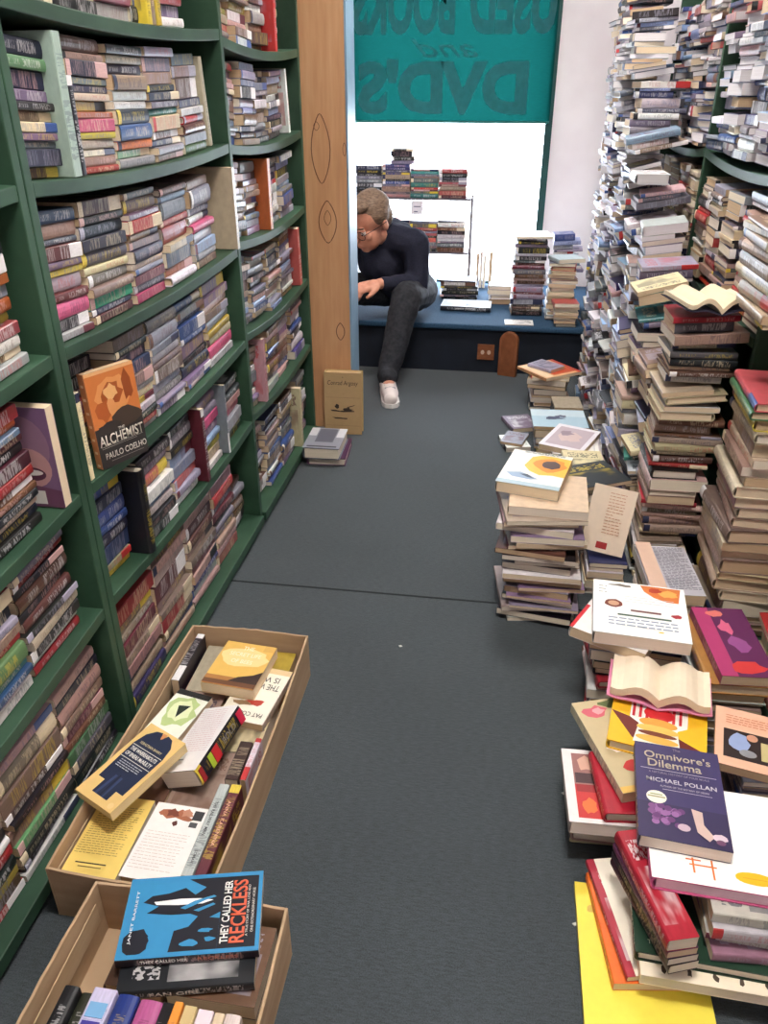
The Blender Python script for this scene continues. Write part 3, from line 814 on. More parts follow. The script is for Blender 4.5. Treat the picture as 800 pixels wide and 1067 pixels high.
# The novel facing out on the fourth shelf
def alchemist(o, b):
    art(o, b, [((52, 48, 48), rect(0.0, 0.0, 1, 0.44)), ((206, 122, 66), rect(0.0, 0.42, 1, 0.97)), ((226, 172, 122), rect(0, 0.965, 1, 1.0)),
               ((222, 150, 92), oval(0.5, 0.72, 0.36, 0.2, 18, 0.12, 1)), ((166, 86, 44), oval(0.47, 0.74, 0.2, 0.12, 14, 0.25, 2)), ((230, 176, 118), oval(0.46, 0.76, 0.13, 0.075, 12, 0.3, 3)),
               ((150, 76, 40), oval(0.8, 0.78, 0.11, 0.15, 12, 0.3, 4)), ((176, 92, 48), oval(0.25, 0.58, 0.16, 0.1, 12, 0.3, 5)), ((222, 152, 96), oval(0.42, 0.6, 0.1, 0.11, 12, 0.3, 8)),
               ((74, 62, 54), oval(0.68, 0.46, 0.3, 0.1, 14, 0.25, 6)), ((60, 54, 52), oval(0.3, 0.4, 0.26, 0.07, 14, 0.25, 7)),
               ((196, 190, 180), rect(0.06, 0.222, 0.94, 0.226)), ((196, 190, 180), rect(0.06, 0.205, 0.8, 0.208)), ((180, 174, 166), rect(0.2, 0.055, 0.9, 0.058))])
    txt(o, b, 'THE', 0.52, 0.365, 0.006, None, (220, 212, 200))
    txt(o, b, 'ALCHEMIST', 0.5, 0.285, 0.021, 0.104, (226, 218, 206), bold=0.012)
    txt(o, b, 'PAULO COELHO', 0.54, 0.12, 0.0125, 0.098, (214, 206, 196), bold=0.008)
    bm = bmesh.new(); add_box(bm, (-b['w'] / 2 - 0.0008, -b['l'] / 2, 0.0002), (-b['w'] / 2 - 0.0002, b['l'] / 2, b['t'] - 0.0002))
    mesh_obj('spine_strip', bm, flat((206, 136, 92), 0.4), o)
    for k in range(14):
        bm = bmesh.new(); add_box(bm, (-b['w'] / 2 - 0.0012, -0.09 + k * 0.0132, 0.005), (-b['w'] / 2 - 0.0008, -0.085 + k * 0.0132, b['t'] - 0.005))
        if k % 2 == 0: mesh_obj('spine_mark', bm, flat((236, 204, 170), 0.4), o)
a0 = SH_B[2] + TH / 2 + sag_at(1.33, UB0[1], UB1[0], SAG_B)[0]
standing((-0.724, 1.335, a0 + 0.004), 0.112, 0.188, 0.018, 64, 'o', 'novel with glowing orange cover facing out at the shelf edge', 'hero books', lean_side=-3, hero=alchemist, rgb=(150, 96, 64))

# ------------------------------------------------------------------ cardboard boxes
M_CARD = two_tone('brown_cardboard', (174, 146, 116), (190, 162, 132), 5.0, (1, 1, 6), rough=0.85, bump=0.05, spec=0.15)
M_CARDI = two_tone('cardboard_inside', (186, 158, 126), (200, 174, 142), 5.0, (1, 1, 6), rough=0.85, spec=0.15)
def carton(label, x0, x1, y0, y1, h):
    e = empty('cardboard_box', ((x0 + x1) / 2, (y0 + y1) / 2, 0))
    tag(e, label, 'box')
    a, b_, th = (x1 - x0) / 2, (y1 - y0) / 2, 0.005
    box_obj('base_panel', (-a, -b_, 0.0005), (a, b_, 0.005), M_CARD, e)
    rr = random.Random(int(h * 1e4 + y0 * 100))
    def wall(name, p, q, nx, ny):
        bm = bmesh.new(); n = 16; prev = None
        for i in range(n + 1):
            u = i / n
            x, y = p[0] + (q[0] - p[0]) * u, p[1] + (q[1] - p[1]) * u
            bow = 0.006 * math.sin(math.pi * u)
            top = h + (rr.uniform(-0.0022, 0.001) if 0 < i < n else 0)
            cur = [bm.verts.new((x, y, 0.0052)), bm.verts.new((x + nx * th, y + ny * th, 0.0052)), bm.verts.new((x + nx * (th - bow), y + ny * (th - bow), top)), bm.verts.new((x - nx * bow, y - ny * bow, top))]
            if prev:
                for k in range(4): bm.faces.new((prev[k], prev[(k + 1) % 4], cur[(k + 1) % 4], cur[k]))
            else: bm.faces.new(cur[::-1])
            prev = cur
        bm.faces.new(prev)
        mesh_obj(name, bm, M_CARD, e, bevel=0.001)
    wall('side_panel', (-a, -b_), (-a, b_), 1, 0); wall('side_panel', (a, -b_), (a, b_), -1, 0)
    wall('end_panel', (-a + th, -b_), (a - th, -b_), 0, 1); wall('end_panel', (-a + th, b_), (a - th, b_), 0, -1)
    bm = bmesh.new(); add_box(bm, (-a + th + 0.0002, -b_ * 0.96, 0.05), (-a + th + 0.0022, b_ * 0.9, h - 0.028))
    mesh_obj('inner_flap', bm, M_CARDI, e)
    return e
B1 = (-0.695, -0.405, 0.785, 1.475)
carton('long open cardboard box of loose paperbacks beside the bookcase', *B1, 0.122)
B2 = (-0.60, -0.272, 0.34, 0.776)
carton('open cardboard box under the blue horse book, cut by the frame edge', *B2, 0.122)

G1 = 'books in the long cardboard box'
rows = [(-0.622, 0.878), (-0.518, 0.878), (-0.622, 1.044), (-0.52, 1.044), (-0.602, 1.21), (-0.482, 1.21), (-0.602, 1.376), (-0.482, 1.376)]
for i, (x, y) in enumerate(rows):
    for lv in (0, 1):
        k = "tkcwhuntthtcwcty"[i * 2 + lv]
        lying((x, y, 0.0058 + lv * 0.0365), 0.098, 0.162, 0.0358, random.Random(i).uniform(-1, 1), k, '%s paperback in the %s layer, %s place, long cardboard box' % (PAL[k][0], ['lower', 'upper'][lv], ordinal(i + 1)), G1, seed=900 + i * 2 + lv)
ZB = 0.0794
def page_cover(o, b):
    art(o, b, [((236, 206, 116), rect(0, 0, 1, 1))] + rules(0.22, 0.86, 22, 0.1, 0.9, (150, 122, 66), 3, 0.007) + [((70, 56, 40), rect(0.22, 0.1, 0.78, 0.115)), ((120, 96, 50), rect(0.3, 0.06, 0.72, 0.072))])
lying((-0.632, 0.884, ZB), 0.1, 0.172, 0.016, 0, 'y', 'yellow page of print face up in the near corner of long box', G1, hero=page_cover, rgb=(236, 206, 116))
def white_back(o, b):
    art(o, b, [((242, 238, 236), rect(0, 0, 1, 1)), ((168, 104, 78), oval(0.44, 0.86, 0.3, 0.07, 16, 0.5, 3)), ((120, 64, 52), oval(0.36, 0.88, 0.13, 0.05, 12, 0.5, 4)), ((196, 140, 116), oval(0.62, 0.9, 0.12, 0.05, 12, 0.5, 4)),
               ((90, 50, 44), oval(0.48, 0.74, 0.05, 0.04, 8, 0.5, 9)), ((60, 60, 64), rect(0.74, 0.82, 0.92, 0.95)), ((80, 80, 84), rect(0.74, 0.72, 0.88, 0.79))] + rules(0.1, 0.6, 13, 0.08, 0.86, (206, 186, 180), 8, 0.006))
lying((-0.523, 0.884, ZB), 0.104, 0.16, 0.02, -2, 'w', 'white back cover with barcode face up in long cardboard box', G1, hero=white_back, rgb=(242, 238, 236))
def spine_up(x, y, w, l, t, key, label, ztop, group, hero=None, **k):
    M = Matrix.Translation((x - t / 2, y, ztop - w / 2)) @ Matrix(((0, 0, 1, 0), (0, 1, 0, 0), (-1, 0, 0, 0), (0, 0, 0, 1)))
    return book(M, w, l, t, key, label=label, group=group, hero=hero, **k)
def white_spine(o, b):
    spine_txt(o, b, 'THE RAILWAY MAN', 0.02, 0.006, 0.075, (60, 60, 66)); spine_txt(o, b, 'LOMAX', -0.062, 0.005, 0.026, (80, 80, 84))
def maroon_spine(o, b):
    spine_txt(o, b, 'ANNA KARENINA', 0.01, 0.0065, 0.1, (226, 180, 150))
spine_up(-0.4545, 0.905, 0.105, 0.198, 0.019, 'w', 'white book on edge, spine up, along the box side', 0.1235, G1, hero=white_spine, rgb=(240, 238, 238), key2='k')
spine_up(-0.4325, 0.909, 0.105, 0.198, 0.02, 'm', 'maroon book on edge beside the white spine in long box', 0.1215, G1, hero=maroon_spine)
spine_up(-0.449, 1.073, 0.1, 0.1, 0.026, 'k', 'dark brown book on edge against the box side', 0.116, G1, rgb=(58, 40, 36))
spine_up(-0.4265, 1.079, 0.1, 0.11, 0.012, 'w', 'slim white book on edge touching the box side', 0.118, G1)
def thriller(o, b):
    art(o, b, [((240, 236, 236), rect(0, 0, 1, 1))] + rules(0.12, 0.7, 20, 0.1, 0.9, (214, 176, 186), 5, 0.006) + [((120, 120, 126), rect(0.4, 0.88, 0.62, 0.9))])
    for y0, y1, c in ((-0.036, -0.014, (196, 44, 52)), (-0.052, -0.038, (170, 190, 60)), (-0.088, -0.076, (150, 40, 46)), (0.07, 0.09, (196, 36, 70))):
        bm = bmesh.new(); add_box(bm, (-b['w'] / 2 - 0.0014, -y1, 0.004), (-b['w'] / 2 - 0.0003, -y0, b['t'] - 0.006)); mesh_obj('spine_block', bm, flat(c, 0.4), o)
    spine_txt(o, b, 'BOLD', -0.03, 0.014, 0.05, (130, 126, 126))
lying((-0.522, 1.1, ZB + 0.018), 0.088, 0.186, 0.04, 172, 'k', 'thick thriller, white back cover up, dark spine with red blocks', G1, hero=thriller, ty=22, seed=41)
def leaf_cover(o, b):
    art(o, b, [((236, 240, 226), rect(0, 0, 1, 1)), ((186, 206, 140), oval(0.5, 0.6, 0.42, 0.3, 18, 0.2, 2)), ((226, 234, 190), oval(0.5, 0.62, 0.3, 0.2, 14, 0.2, 3)), ((40, 52, 44), [(0.34, 0.7), (0.66, 0.74), (0.5, 0.48)]), ((44, 44, 44), rect(0, 0.9, 1, 1)), ((60, 100, 130), oval(0.3, 0.12, 0.2, 0.1, 12, 0.1, 3))])
lying((-0.628, 1.19, ZB), 0.082, 0.16, 0.017, -12, 'w', 'white and green cover with a black leaf in long box', G1, hero=leaf_cover)
def barry(o, b):
    art(o, b, [((226, 190, 124), rect(0, 0, 1, 1)),
               ((40, 48, 72), [(0.12, 0.24), (0.3, 0.24), (0.3, 0.08), (0.72, 0.08), (0.72, 0.2), (0.9, 0.2), (0.92, 0.72), (0.86, 0.86), (0.72, 0.95), (0.58, 0.97), (0.5, 0.9), (0.42, 0.97), (0.28, 0.95), (0.14, 0.86), (0.08, 0.72)]),
               ((58, 70, 104), [(0.36, 0.08), (0.42, 0.08), (0.46, 0.34), (0.4, 0.34)]), ((58, 70, 104), [(0.56, 0.08), (0.6, 0.08), (0.6, 0.34), (0.54, 0.34)]), ((30, 36, 56), rect(0.49, 0.08, 0.52, 0.36)),
               ((206, 140, 92), [(0.44, 0.97), (0.56, 0.97), (0.53, 0.91), (0.5, 0.89), (0.47, 0.91)]), ((236, 232, 222), rect(0.1, 0.705, 0.9, 0.712)), ((236, 232, 222), rect(0.1, 0.535, 0.9, 0.542)),
               ((232, 200, 140), oval(0.88, 0.06, 0.06, 0.035))])
    txt(o, b, 'SEBASTIAN BARRY', 0.5, 0.76, 0.0055, 0.058, (206, 190, 150))
    txt(o, b, 'THE WHEREABOUTS', 0.5, 0.66, 0.0085, 0.07, (240, 238, 232), bold=0.02)
    txt(o, b, 'OF ENEAS McNULTY', 0.5, 0.59, 0.0085, 0.07, (240, 238, 232), bold=0.02)
    art(o, b, rules(0.42, 0.5, 4, 0.2, 0.82, (200, 204, 214), 4, 0.008), z=b['t'] + 0.0013)
lying((-0.624, 0.989, 0.1405), 0.097, 0.182, 0.022, -26, 'y', 'tan paperback with a navy suit jacket cover across the box rim', G1, hero=barry, rgb=(226, 190, 124), page=(232, 208, 160), tx=6)
def water(o, b):
    art(o, b, [((240, 234, 218), rect(0, 0, 1, 1)), ((176, 66, 54), oval(0.42, 0.66, 0.18, 0.06, 12, 0.5, 2)), ((150, 120, 90), oval(0.7, 0.7, 0.2, 0.04, 12, 0.3, 3)), ((224, 196, 150), rect(0, 0.0, 1, 0.1))])
    txt(o, b, 'PAT CONROY', 0.5, 0.87, 0.012, 0.082, (60, 50, 46), bold=0.0)
    txt(o, b, 'THE WATER', 0.5, 0.36, 0.018, 0.088, (40, 36, 34), bold=0.0); txt(o, b, 'IS WIDE', 0.5, 0.22, 0.018, 0.07, (40, 36, 34), bold=0.0)
lying((-0.478, 1.283, ZB), 0.104, 0.176, 0.02, 173, 'w', 'upside-down cream novel with tall dark title letters in long box', G1, hero=water, rgb=(240, 234, 218))
def bees(o, b):
    art(o, b, [((226, 182, 96), rect(0, 0, 1, 1)), ((240, 214, 150), oval(0.5, 0.66, 0.46, 0.22, 18, 0.1, 2)), ((176, 122, 70), rect(0.0, 0.0, 1, 0.2)), ((110, 74, 52), rect(0, 0.02, 1, 0.11)), ((60, 44, 40), [(0.45, 0.11), (1, 0.11), (1, 0.4), (0.85, 0.3), (0.6, 0.22)]), ((214, 168, 90), rect(0.78, 0.86, 1, 1))])
    for s, v, w in (('THE', 0.87, 0.026), ('SECRET LIFE', 0.72, 0.075), ('OF BEES', 0.56, 0.05)): txt(o, b, s, 0.5, v, 0.0125, w, (250, 240, 216), bold=0.0)
lying((-0.53, 1.338, ZB + 0.0225), 0.122, 0.15, 0.028, -5, 'o', 'thick golden-covered novel on top at the far end of long box', G1, hero=bees, rgb=(224, 186, 110), page=(240, 218, 186))
spine_up(-0.6665, 1.37, 0.1, 0.17, 0.018, 'k', 'black book on edge beside the golden-covered novel', 0.112, G1)

G2 = 'books in the near cardboard box'
for i, (x, y) in enumerate([(-0.475, 0.69), (-0.355, 0.69)]):
    for lv in range(3):
        k = "tkucwu"[i * 3 + lv]
        lying((x, y, 0.0058 + lv * 0.0322), [0.09, 0.14][i], 0.124, 0.0316, 0, k, '%s paperback, %s up under the blue horse book, %s pile' % (PAL[k][0], ordinal(lv + 1), ['first', 'second'][i]), G2, seed=950 + i * 3 + lv)
def fangirl(o, b):
    spine_txt(o, b, 'FAN GIRL', 0.015, 0.0075, 0.075, (206, 196, 190))
lying((-0.402, 0.688, 0.1025), 0.122, 0.2, 0.019, 103, 'k', 'black book with pale spine title under the blue horse book', G2, hero=fangirl, rgb=(42, 36, 38))
def reckless(o, b):
    BL, DK = (58, 140, 190), (30, 30, 40)
    art(o, b, [(BL, rect(0, 0, 1, 1)), (DK, rect(0.05, 0.03, 0.95, 0.3)), (DK, [(0.95, 0.28), (0.95, 0.56), (0.86, 0.46), (0.78, 0.36), (0.7, 0.28)]),
               (DK, [(0.76, 0.82), (0.78, 0.7), (0.84, 0.58), (0.74, 0.5), (0.86, 0.4), (0.72, 0.3), (0.5, 0.3), (0.42, 0.4), (0.5, 0.52), (0.5, 0.66), (0.54, 0.84), (0.62, 0.76), (0.68, 0.88)]),
               ((242, 242, 242), [(0.68, 0.8), (0.7, 0.6), (0.69, 0.46), (0.66, 0.36), (0.62, 0.44), (0.62, 0.62), (0.64, 0.78)]),
               (BL, [(0.56, 0.56), (0.66, 0.42), (0.7, 0.34), (0.72, 0.36), (0.66, 0.5), (0.58, 0.6)]), (BL, [(0.52, 0.46), (0.6, 0.34), (0.62, 0.36), (0.54, 0.5)]),
               (DK, [(0.05, 0.64), (0.3, 0.62), (0.34, 0.52), (0.46, 0.46), (0.42, 0.3), (0.05, 0.3)]), (DK, oval(0.2, 0.88, 0.15, 0.1, 14, 0.15, 3)), (BL, oval(0.22, 0.74, 0.08, 0.05, 10, 0.3, 5)), (BL, oval(0.14, 0.5, 0.04, 0.06, 10, 0.4, 6)), (BL, oval(0.28, 0.4, 0.03, 0.05, 10, 0.4, 7)), (BL, oval(0.18, 0.36, 0.03, 0.04, 8, 0.4, 8)),
               (BL, rect(0, 0, 0.05, 1)), (BL, rect(0.95, 0, 1, 1)), (BL, rect(0, 0, 1, 0.03)), (BL, rect(0, 0.97, 1, 1))])
    w, l = b['w'], b['l']
    txt(o, b, 'THEY CALLED HER', 0.5, 0.255, 0.0125, 0.107, (244, 242, 238), 0, bold=0.022)
    txt(o, b, 'RECKLESS', 0.5, 0.165, 0.0235, 0.108, (226, 104, 74), 0, bold=0.02)
    txt(o, b, 'A TRUE STORY OF WAR, LOVE AND', 0.5, 0.095, 0.0042, 0.088, (220, 216, 210), 0, bold=0.004)
    txt(o, b, 'ONE EXTRAORDINARY HORSE', 0.5, 0.06, 0.0042, 0.076, (220, 216, 210), 0, bold=0.004)
    txt(o, b, 'JANET BARRETT', 0.5, 0.925, 0.0052, 0.09, (236, 238, 240), 0, bold=0.01)
    spine_txt(o, b, 'THEY CALLED HER', 0.035, 0.0068, 0.07, (236, 232, 226), 0.02); spine_txt(o, b, 'RECKLESS', -0.045, 0.0068, 0.06, (188, 112, 92), 0.01)
lying((-0.412, 0.731, 0.1235), 0.136, 0.212, 0.018, 103, 'k', 'blue and black horse book lying across the near cardboard box', G2, hero=reckless, rgb=(34, 32, 40), page=(225, 215, 200))
xs = -0.546
for i, (t, key, ztop, lab, rgb_, w_) in enumerate([
        (0.02, 'k', 0.13, 'black slim book on edge, leftmost of the spine row in near box', None, 0.12), (0.019, 'd', 0.118, 'dark green book on edge in the near cardboard box', (44, 52, 46), 0.11),
        (0.03, 'w', 0.136, 'white and violet spine on edge in the near cardboard box', (206, 204, 226), 0.122), (0.027, 'b', 0.13, 'glossy blue spine on edge in the near cardboard box', (52, 70, 160), 0.118),
        (0.029, 'p', 0.125, 'magenta pink spine on edge in the near cardboard box', (176, 86, 136), 0.114), (0.015, 'k', 0.125, 'black and tan spine on edge beside the pink spine', None, 0.115),
        (0.011, 'o', 0.132, 'thin orange spine on edge in the near cardboard box', (228, 150, 54), 0.12), (0.016, 't', 0.126, 'light tan spine on edge beside the thin orange spine', (222, 190, 140), 0.115),
        (0.02, 'h', 0.122, 'pale pink spine on edge in the near cardboard box', (222, 206, 206), 0.112), (0.013, 'c', 0.12, 'thin cream spine on edge in the near cardboard box', (232, 220, 184), 0.11),
        (0.02, 'w', 0.122, 'white spine on edge, outermost in the near cardboard box', (232, 226, 220), 0.112)]):
    def hero(o, b, i=i):
        if i == 2:
            for y0, y1, c in ((0.02, 0.05, (70, 60, 150)), (0.055, 0.075, (120, 170, 214)), (-0.04, 0.015, (190, 170, 220))):
                bm = bmesh.new(); add_box(bm, (-b['w'] / 2 - 0.0013, y0, 0.004), (-b['w'] / 2 - 0.0002, y1, b['t'] - 0.004)); mesh_obj('spine_block', bm, flat(c, 0.35), o)
        if i == 3: spine_txt(o, b, 'ON', 0.03, 0.014, 0.03, (226, 226, 232), 0.03)
        if i == 10: spine_txt(o, b, 'BAKER', 0.03, 0.008, 0.04, (70, 50, 60), 0.02)
        if i == 4: spine_txt(o, b, 'A GIFT', 0.02, 0.012, 0.06, (206, 140, 176), 0.01)
    t *= 1.12
    spine_up(xs + t / 2, 0.494, w_, 0.19, t, key, lab, ztop + 0.029, G2, rgb=rgb_, hero=hero if i in (2, 3, 4, 10) else None, seed=970 + i)
    xs += t + 0.0012

# ------------------------------------------------------------------ low piles on the carpet, other side
def pile(items, desc, group, z=0.0, seed=0):
    """items: (x, y, w, l, t, yaw, key[, hero, label, kwargs]) from the floor upward; each rests on the one before."""
    z += 0.0006
    for i, it in enumerate(items):
        x, y, w, l, t, yw, key = it[:7]
        hero = it[7] if len(it) > 7 else None
        lab = it[8] if len(it) > 8 and it[8] else None
        kw = it[9] if len(it) > 9 else {}
        bk = lying((x, y, z), w, l, t, yw, key, lab, group, hero=hero, seed=seed * 100 + i, **kw)
        if not lab: bk['desc'] = desc
        z += t + 0.0007
    return z
def rnd_pile(x, y, w, l, z0, z1, pool, desc, group, seed, yaw=6, off=0.008, hard=0.3, rot=0, lo=0.84):
    rr = random.Random(seed); its = []; z = z0
    while z < z1 - 0.006:
        t = min(rr.choice([rr.uniform(0.008, 0.014), rr.uniform(0.012, 0.02), rr.uniform(0.018, 0.028)]), z1 - z)
        if t < 0.005: break
        its.append((x + rr.uniform(-off, off), y + rr.uniform(-off, off), w * rr.uniform(lo, 1), l * rr.uniform(lo, 1), t, rot + rr.uniform(-yaw, yaw), rr.choice(pool), None, None, dict(hard=rr.random() < hard)))
        z += t + 0.0007
    return pile(its, desc, group, z0, seed)

GN = 'cookery pile nearest the camera'
def omnivore(o, b):
    VI = (58, 50, 84)
    grapes = []
    rr = random.Random(4)
    for k in range(26):
        grapes.append((rr.choice([(128, 84, 134), (150, 104, 156), (104, 62, 112)]), oval(0.3 + rr.uniform(-0.16, 0.2), 0.235 + rr.uniform(-0.085, 0.085), 0.045, 0.028, 10)))
    art(o, b, [(VI, rect(0, 0, 1, 1)), ((66, 58, 100), rect(0.0, 0.35, 1, 1)), ((206, 198, 210), rect(0.06, 0.705, 0.94, 0.71)), ((206, 198, 210), rect(0.3, 0.5, 0.86, 0.504))] + grapes + [
        ((196, 172, 186), oval(0.5, 0.14, 0.07, 0.035)), ((206, 178, 170), [(0.6, 0.34), (0.72, 0.32), (0.72, 0.2), (0.82, 0.1), (0.76, 0.05), (0.64, 0.12)]), ((214, 192, 204), oval(0.88, 0.1, 0.08, 0.035, 14, 0.1, 3)), ((120, 80, 110), oval(0.88, 0.06, 0.05, 0.025)),
        ((232, 228, 214), oval(0.22, 0.4, 0.115, 0.065)), ((166, 160, 120), rect(0.12, 0.395, 0.32, 0.41)), ((150, 160, 110), rect(0.15, 0.42, 0.29, 0.432))])
    txt(o, b, "The", 0.5, 0.955, 0.006, None, (150, 140, 150))
    txt(o, b, "Omnivore's", 0.5, 0.87, 0.017, 0.112, (196, 182, 160), bold=0.012)
    txt(o, b, "Dilemma", 0.46, 0.775, 0.018, 0.09, (196, 182, 160), bold=0.012)
    txt(o, b, "A NATURAL HISTORY OF FOUR MEALS", 0.5, 0.67, 0.0045, 0.1, (150, 140, 160), bold=0.004)
    txt(o, b, "MICHAEL POLLAN", 0.52, 0.59, 0.0095, 0.115, (206, 200, 206), bold=0.012)
    txt(o, b, "AUTHOR OF THE BOTANY OF DESIRE", 0.55, 0.53, 0.004, 0.08, (180, 174, 184), bold=0.004)
def lemon_white(o, b):
    art(o, b, [((246, 244, 242), rect(0, 0, 1, 1)), ((222, 120, 52), rect(0.26, 0.17, 0.44, 0.183)), ((222, 120, 52), rect(0.28, 0.1, 0.293, 0.24)), ((222, 120, 52), rect(0.405, 0.06, 0.418, 0.24)), ((206, 100, 50), rect(0.24, 0.215, 0.34, 0.228)), ((230, 180, 40), oval(0.68, 0.13, 0.13, 0.058, 20, 0.02, 2)), ((210, 160, 40), rect(0.6, 0.125, 0.76, 0.133))])
pile([(0.302, 0.848, 0.2, 0.255, 0.014, 0, 'y', lambda o, b: art(o, b, [((240, 222, 84), rect(0, 0, 1, 1)), ((206, 176, 80), oval(0.14, 0.8, 0.05, 0.03, 12, 0.3, 2)), ((214, 110, 60), rect(0.3, 0.3, 0.4, 0.6))]), 'yellow magazine lying flat on the carpet under the near pile', dict(rgb=(240, 222, 84))),
      (0.292, 0.892, 0.115, 0.2, 0.018, 8, 'o', None, 'orange picture book on the yellow magazine', dict(rgb=(222, 104, 48))),
      (0.288, 0.905, 0.09, 0.215, 0.012, 13, 'r', lambda o, b: art(o, b, [((240, 230, 214), rect(0.16, 0, 1, 1))]), 'thin cream booklet with red spine over the orange picture book', dict(rgb=(186, 50, 70))),
      (0.402, 0.892, 0.226, 0.226, 0.022, -2, 'c', lambda o, b: art(o, b, [((244, 230, 206), rect(0, 0, 1, 1))] + [((84, 70, 56), oval(0.16 + 0.17 * k, 0.07, 0.018, 0.032, 8, 0.4, k)) for k in range(5)]), 'cream book with a row of small dark spice drawings', dict(rgb=(244, 230, 206))),
      (0.396, 0.91, 0.228, 0.22, 0.021, -3, 'd', lambda o, b: (art(o, b, [((28, 58, 42), rect(0, 0, 1, 1))]), txt(o, b, 'THE COMMON', 0.22, 0.09, 0.007, 0.06, (206, 210, 180)), txt(o, b, 'Cooking Class', 0.72, 0.08, 0.009, 0.08, (206, 210, 180), shear=0.2)), 'dark green cookbook beneath the leaning red spine', dict(rgb=(28, 58, 42), hard=True))],
     'the near cookery pile', GN, seed=60)
zc = 0.0006 + 0.014 + 0.018 + 0.012 + 0.022 + 0.021 + 5 * 0.0007
for i, (t, key, rgb_, lab) in enumerate([(0.02, 'm', (74, 40, 44), 'dark maroon picture book, lowest of the fanned books in near pile'), (0.016, 'k', (40, 34, 42), 'black book between maroon books in the near pile'), (0.016, 'v', (120, 60, 96), 'purple-spined book under the bright red spine'), (0.026, 'r', (186, 40, 58), 'red-spined book fanned out beside the pink-edged cookbook')]):
    lying((0.309 - 0.002 * i, 0.875, zc), 0.05, 0.196, t, 20 - 1.2 * i, key, lab, GN, seed=640 + i, rgb=rgb_, hero=(lambda o, b: spine_txt(o, b, 'STEP BY STEP COOKING', 0.0, 0.009, 0.13, (226, 130, 140))) if i == 3 else None)
    zc += t + 0.0007
zg = 0.0006 + 0.087 + 5 * 0.0007
for i, (t, key, y, w, lab, rgb_) in enumerate([(0.019, 'v', 0.875, 0.12, 'mauve picture book, lowest on the green cookbook', (170, 120, 150)), (0.013, 'w', 0.89, 0.122, 'thin white booklet above the mauve picture book', None), (0.024, 'w', 0.885, 0.125, 'white paperback with title on edge, near cookery pile', None), (0.021, 's', 0.895, 0.12, 'pale grey book directly under the pink-edged cookbook', (196, 188, 188))]):
    lying((0.462, y, zg), 0.13, 0.155, t, 90 + [4, -3, 1, -1][i], key, lab, GN, seed=650 + i, rgb=rgb_)
    zg += t + 0.0007
zz = max(zc, zg)
lying((0.412, 0.953, zz), 0.23, 0.2, 0.028, -3, 'p', 'large white pink-edged cookbook under the violet food book', GN, hero=lemon_white, rgb=(236, 110, 170), page=(238, 200, 214), hard=True)
zz += 0.0287
lying((0.356, 1.012, zz + 0.001), 0.143, 0.212, 0.025, -5.4, 'i', 'dark violet food paperback with grapes on its cover, topmost in near pile', GN, hero=omnivore, rgb=(58, 50, 84), page=(232, 214, 200))
Z_OM = zz

z4 = rnd_pile(0.258, 1.135, 0.125, 0.15, 0.0, 0.078, "hwrch", 'the low pile under the red framed cookbook', GN, 66, yaw=3, off=0.004)
lying((0.247, 1.118, z4), 0.13, 0.18, 0.03, 2, 'w', 'white-framed red cookbook at the edge of the carpet', GN, rgb=(226, 214, 214), page=(236, 226, 220),
      hero=lambda o, b: art(o, b, [((228, 220, 220), rect(0, 0, 1, 1)), ((196, 42, 44), rect(0.14, 0.06, 1, 0.94)), ((222, 110, 50), oval(0.32, 0.22, 0.1, 0.1, 12, 0.2, 1)), ((150, 100, 96), rect(0.14, 0.5, 0.5, 0.94)), ((206, 160, 140), oval(0.34, 0.8, 0.14, 0.1, 12, 0.3, 4)), ((70, 40, 46), rect(0.16, 0.52, 0.46, 0.66)), ((150, 30, 36), rect(0.16, 0.4, 0.5, 0.5))]))
z4 += 0.0307
lying((0.286, 1.112, z4), 0.1, 0.15, 0.024, 6, 'r', 'small red hardback between two cookbooks', GN, rgb=(190, 40, 52), hard=True)
z4 += 0.0247
rnd_pile(0.385, 1.28, 0.14, 0.13, 0.0, z4 - 0.0007, "wtchg", 'the hidden pile under the tilted cookbook', GN, 67, yaw=3, off=0.003)
lying((0.318, 1.2, z4 + 0.0004), 0.17, 0.24, 0.024, 19, 'c', 'cookbook with flowers and vegetables, its pale spine to the aisle', GN, rgb=(206, 196, 168), hero=lambda o, b: art(o, b,
      [((196, 178, 140), rect(0, 0, 1, 1)), ((222, 180, 92), rect(0, 0, 1, 0.06)), ((206, 96, 110), oval(0.22, 0.86, 0.16, 0.07, 14, 0.3, 1)), ((230, 160, 166), oval(0.26, 0.87, 0.07, 0.035, 10, 0.3, 2)), ((96, 110, 60), oval(0.5, 0.94, 0.16, 0.05, 12, 0.4, 3)), ((226, 196, 150), oval(0.5, 0.66, 0.2, 0.1, 14, 0.2, 4)), ((240, 226, 214), oval(0.3, 0.45, 0.2, 0.06, 14, 0.2, 5)),
       ((190, 44, 44), oval(0.3, 0.24, 0.13, 0.06, 12, 0.2, 6)), ((90, 80, 60), oval(0.5, 0.34, 0.18, 0.06, 12, 0.4, 7)), ((60, 56, 50), oval(0.36, 0.12, 0.08, 0.035, 12, 0.1, 8)), ((220, 210, 190), oval(0.36, 0.12, 0.045, 0.02, 12, 0.1, 9))]))
z4 += 0.0251
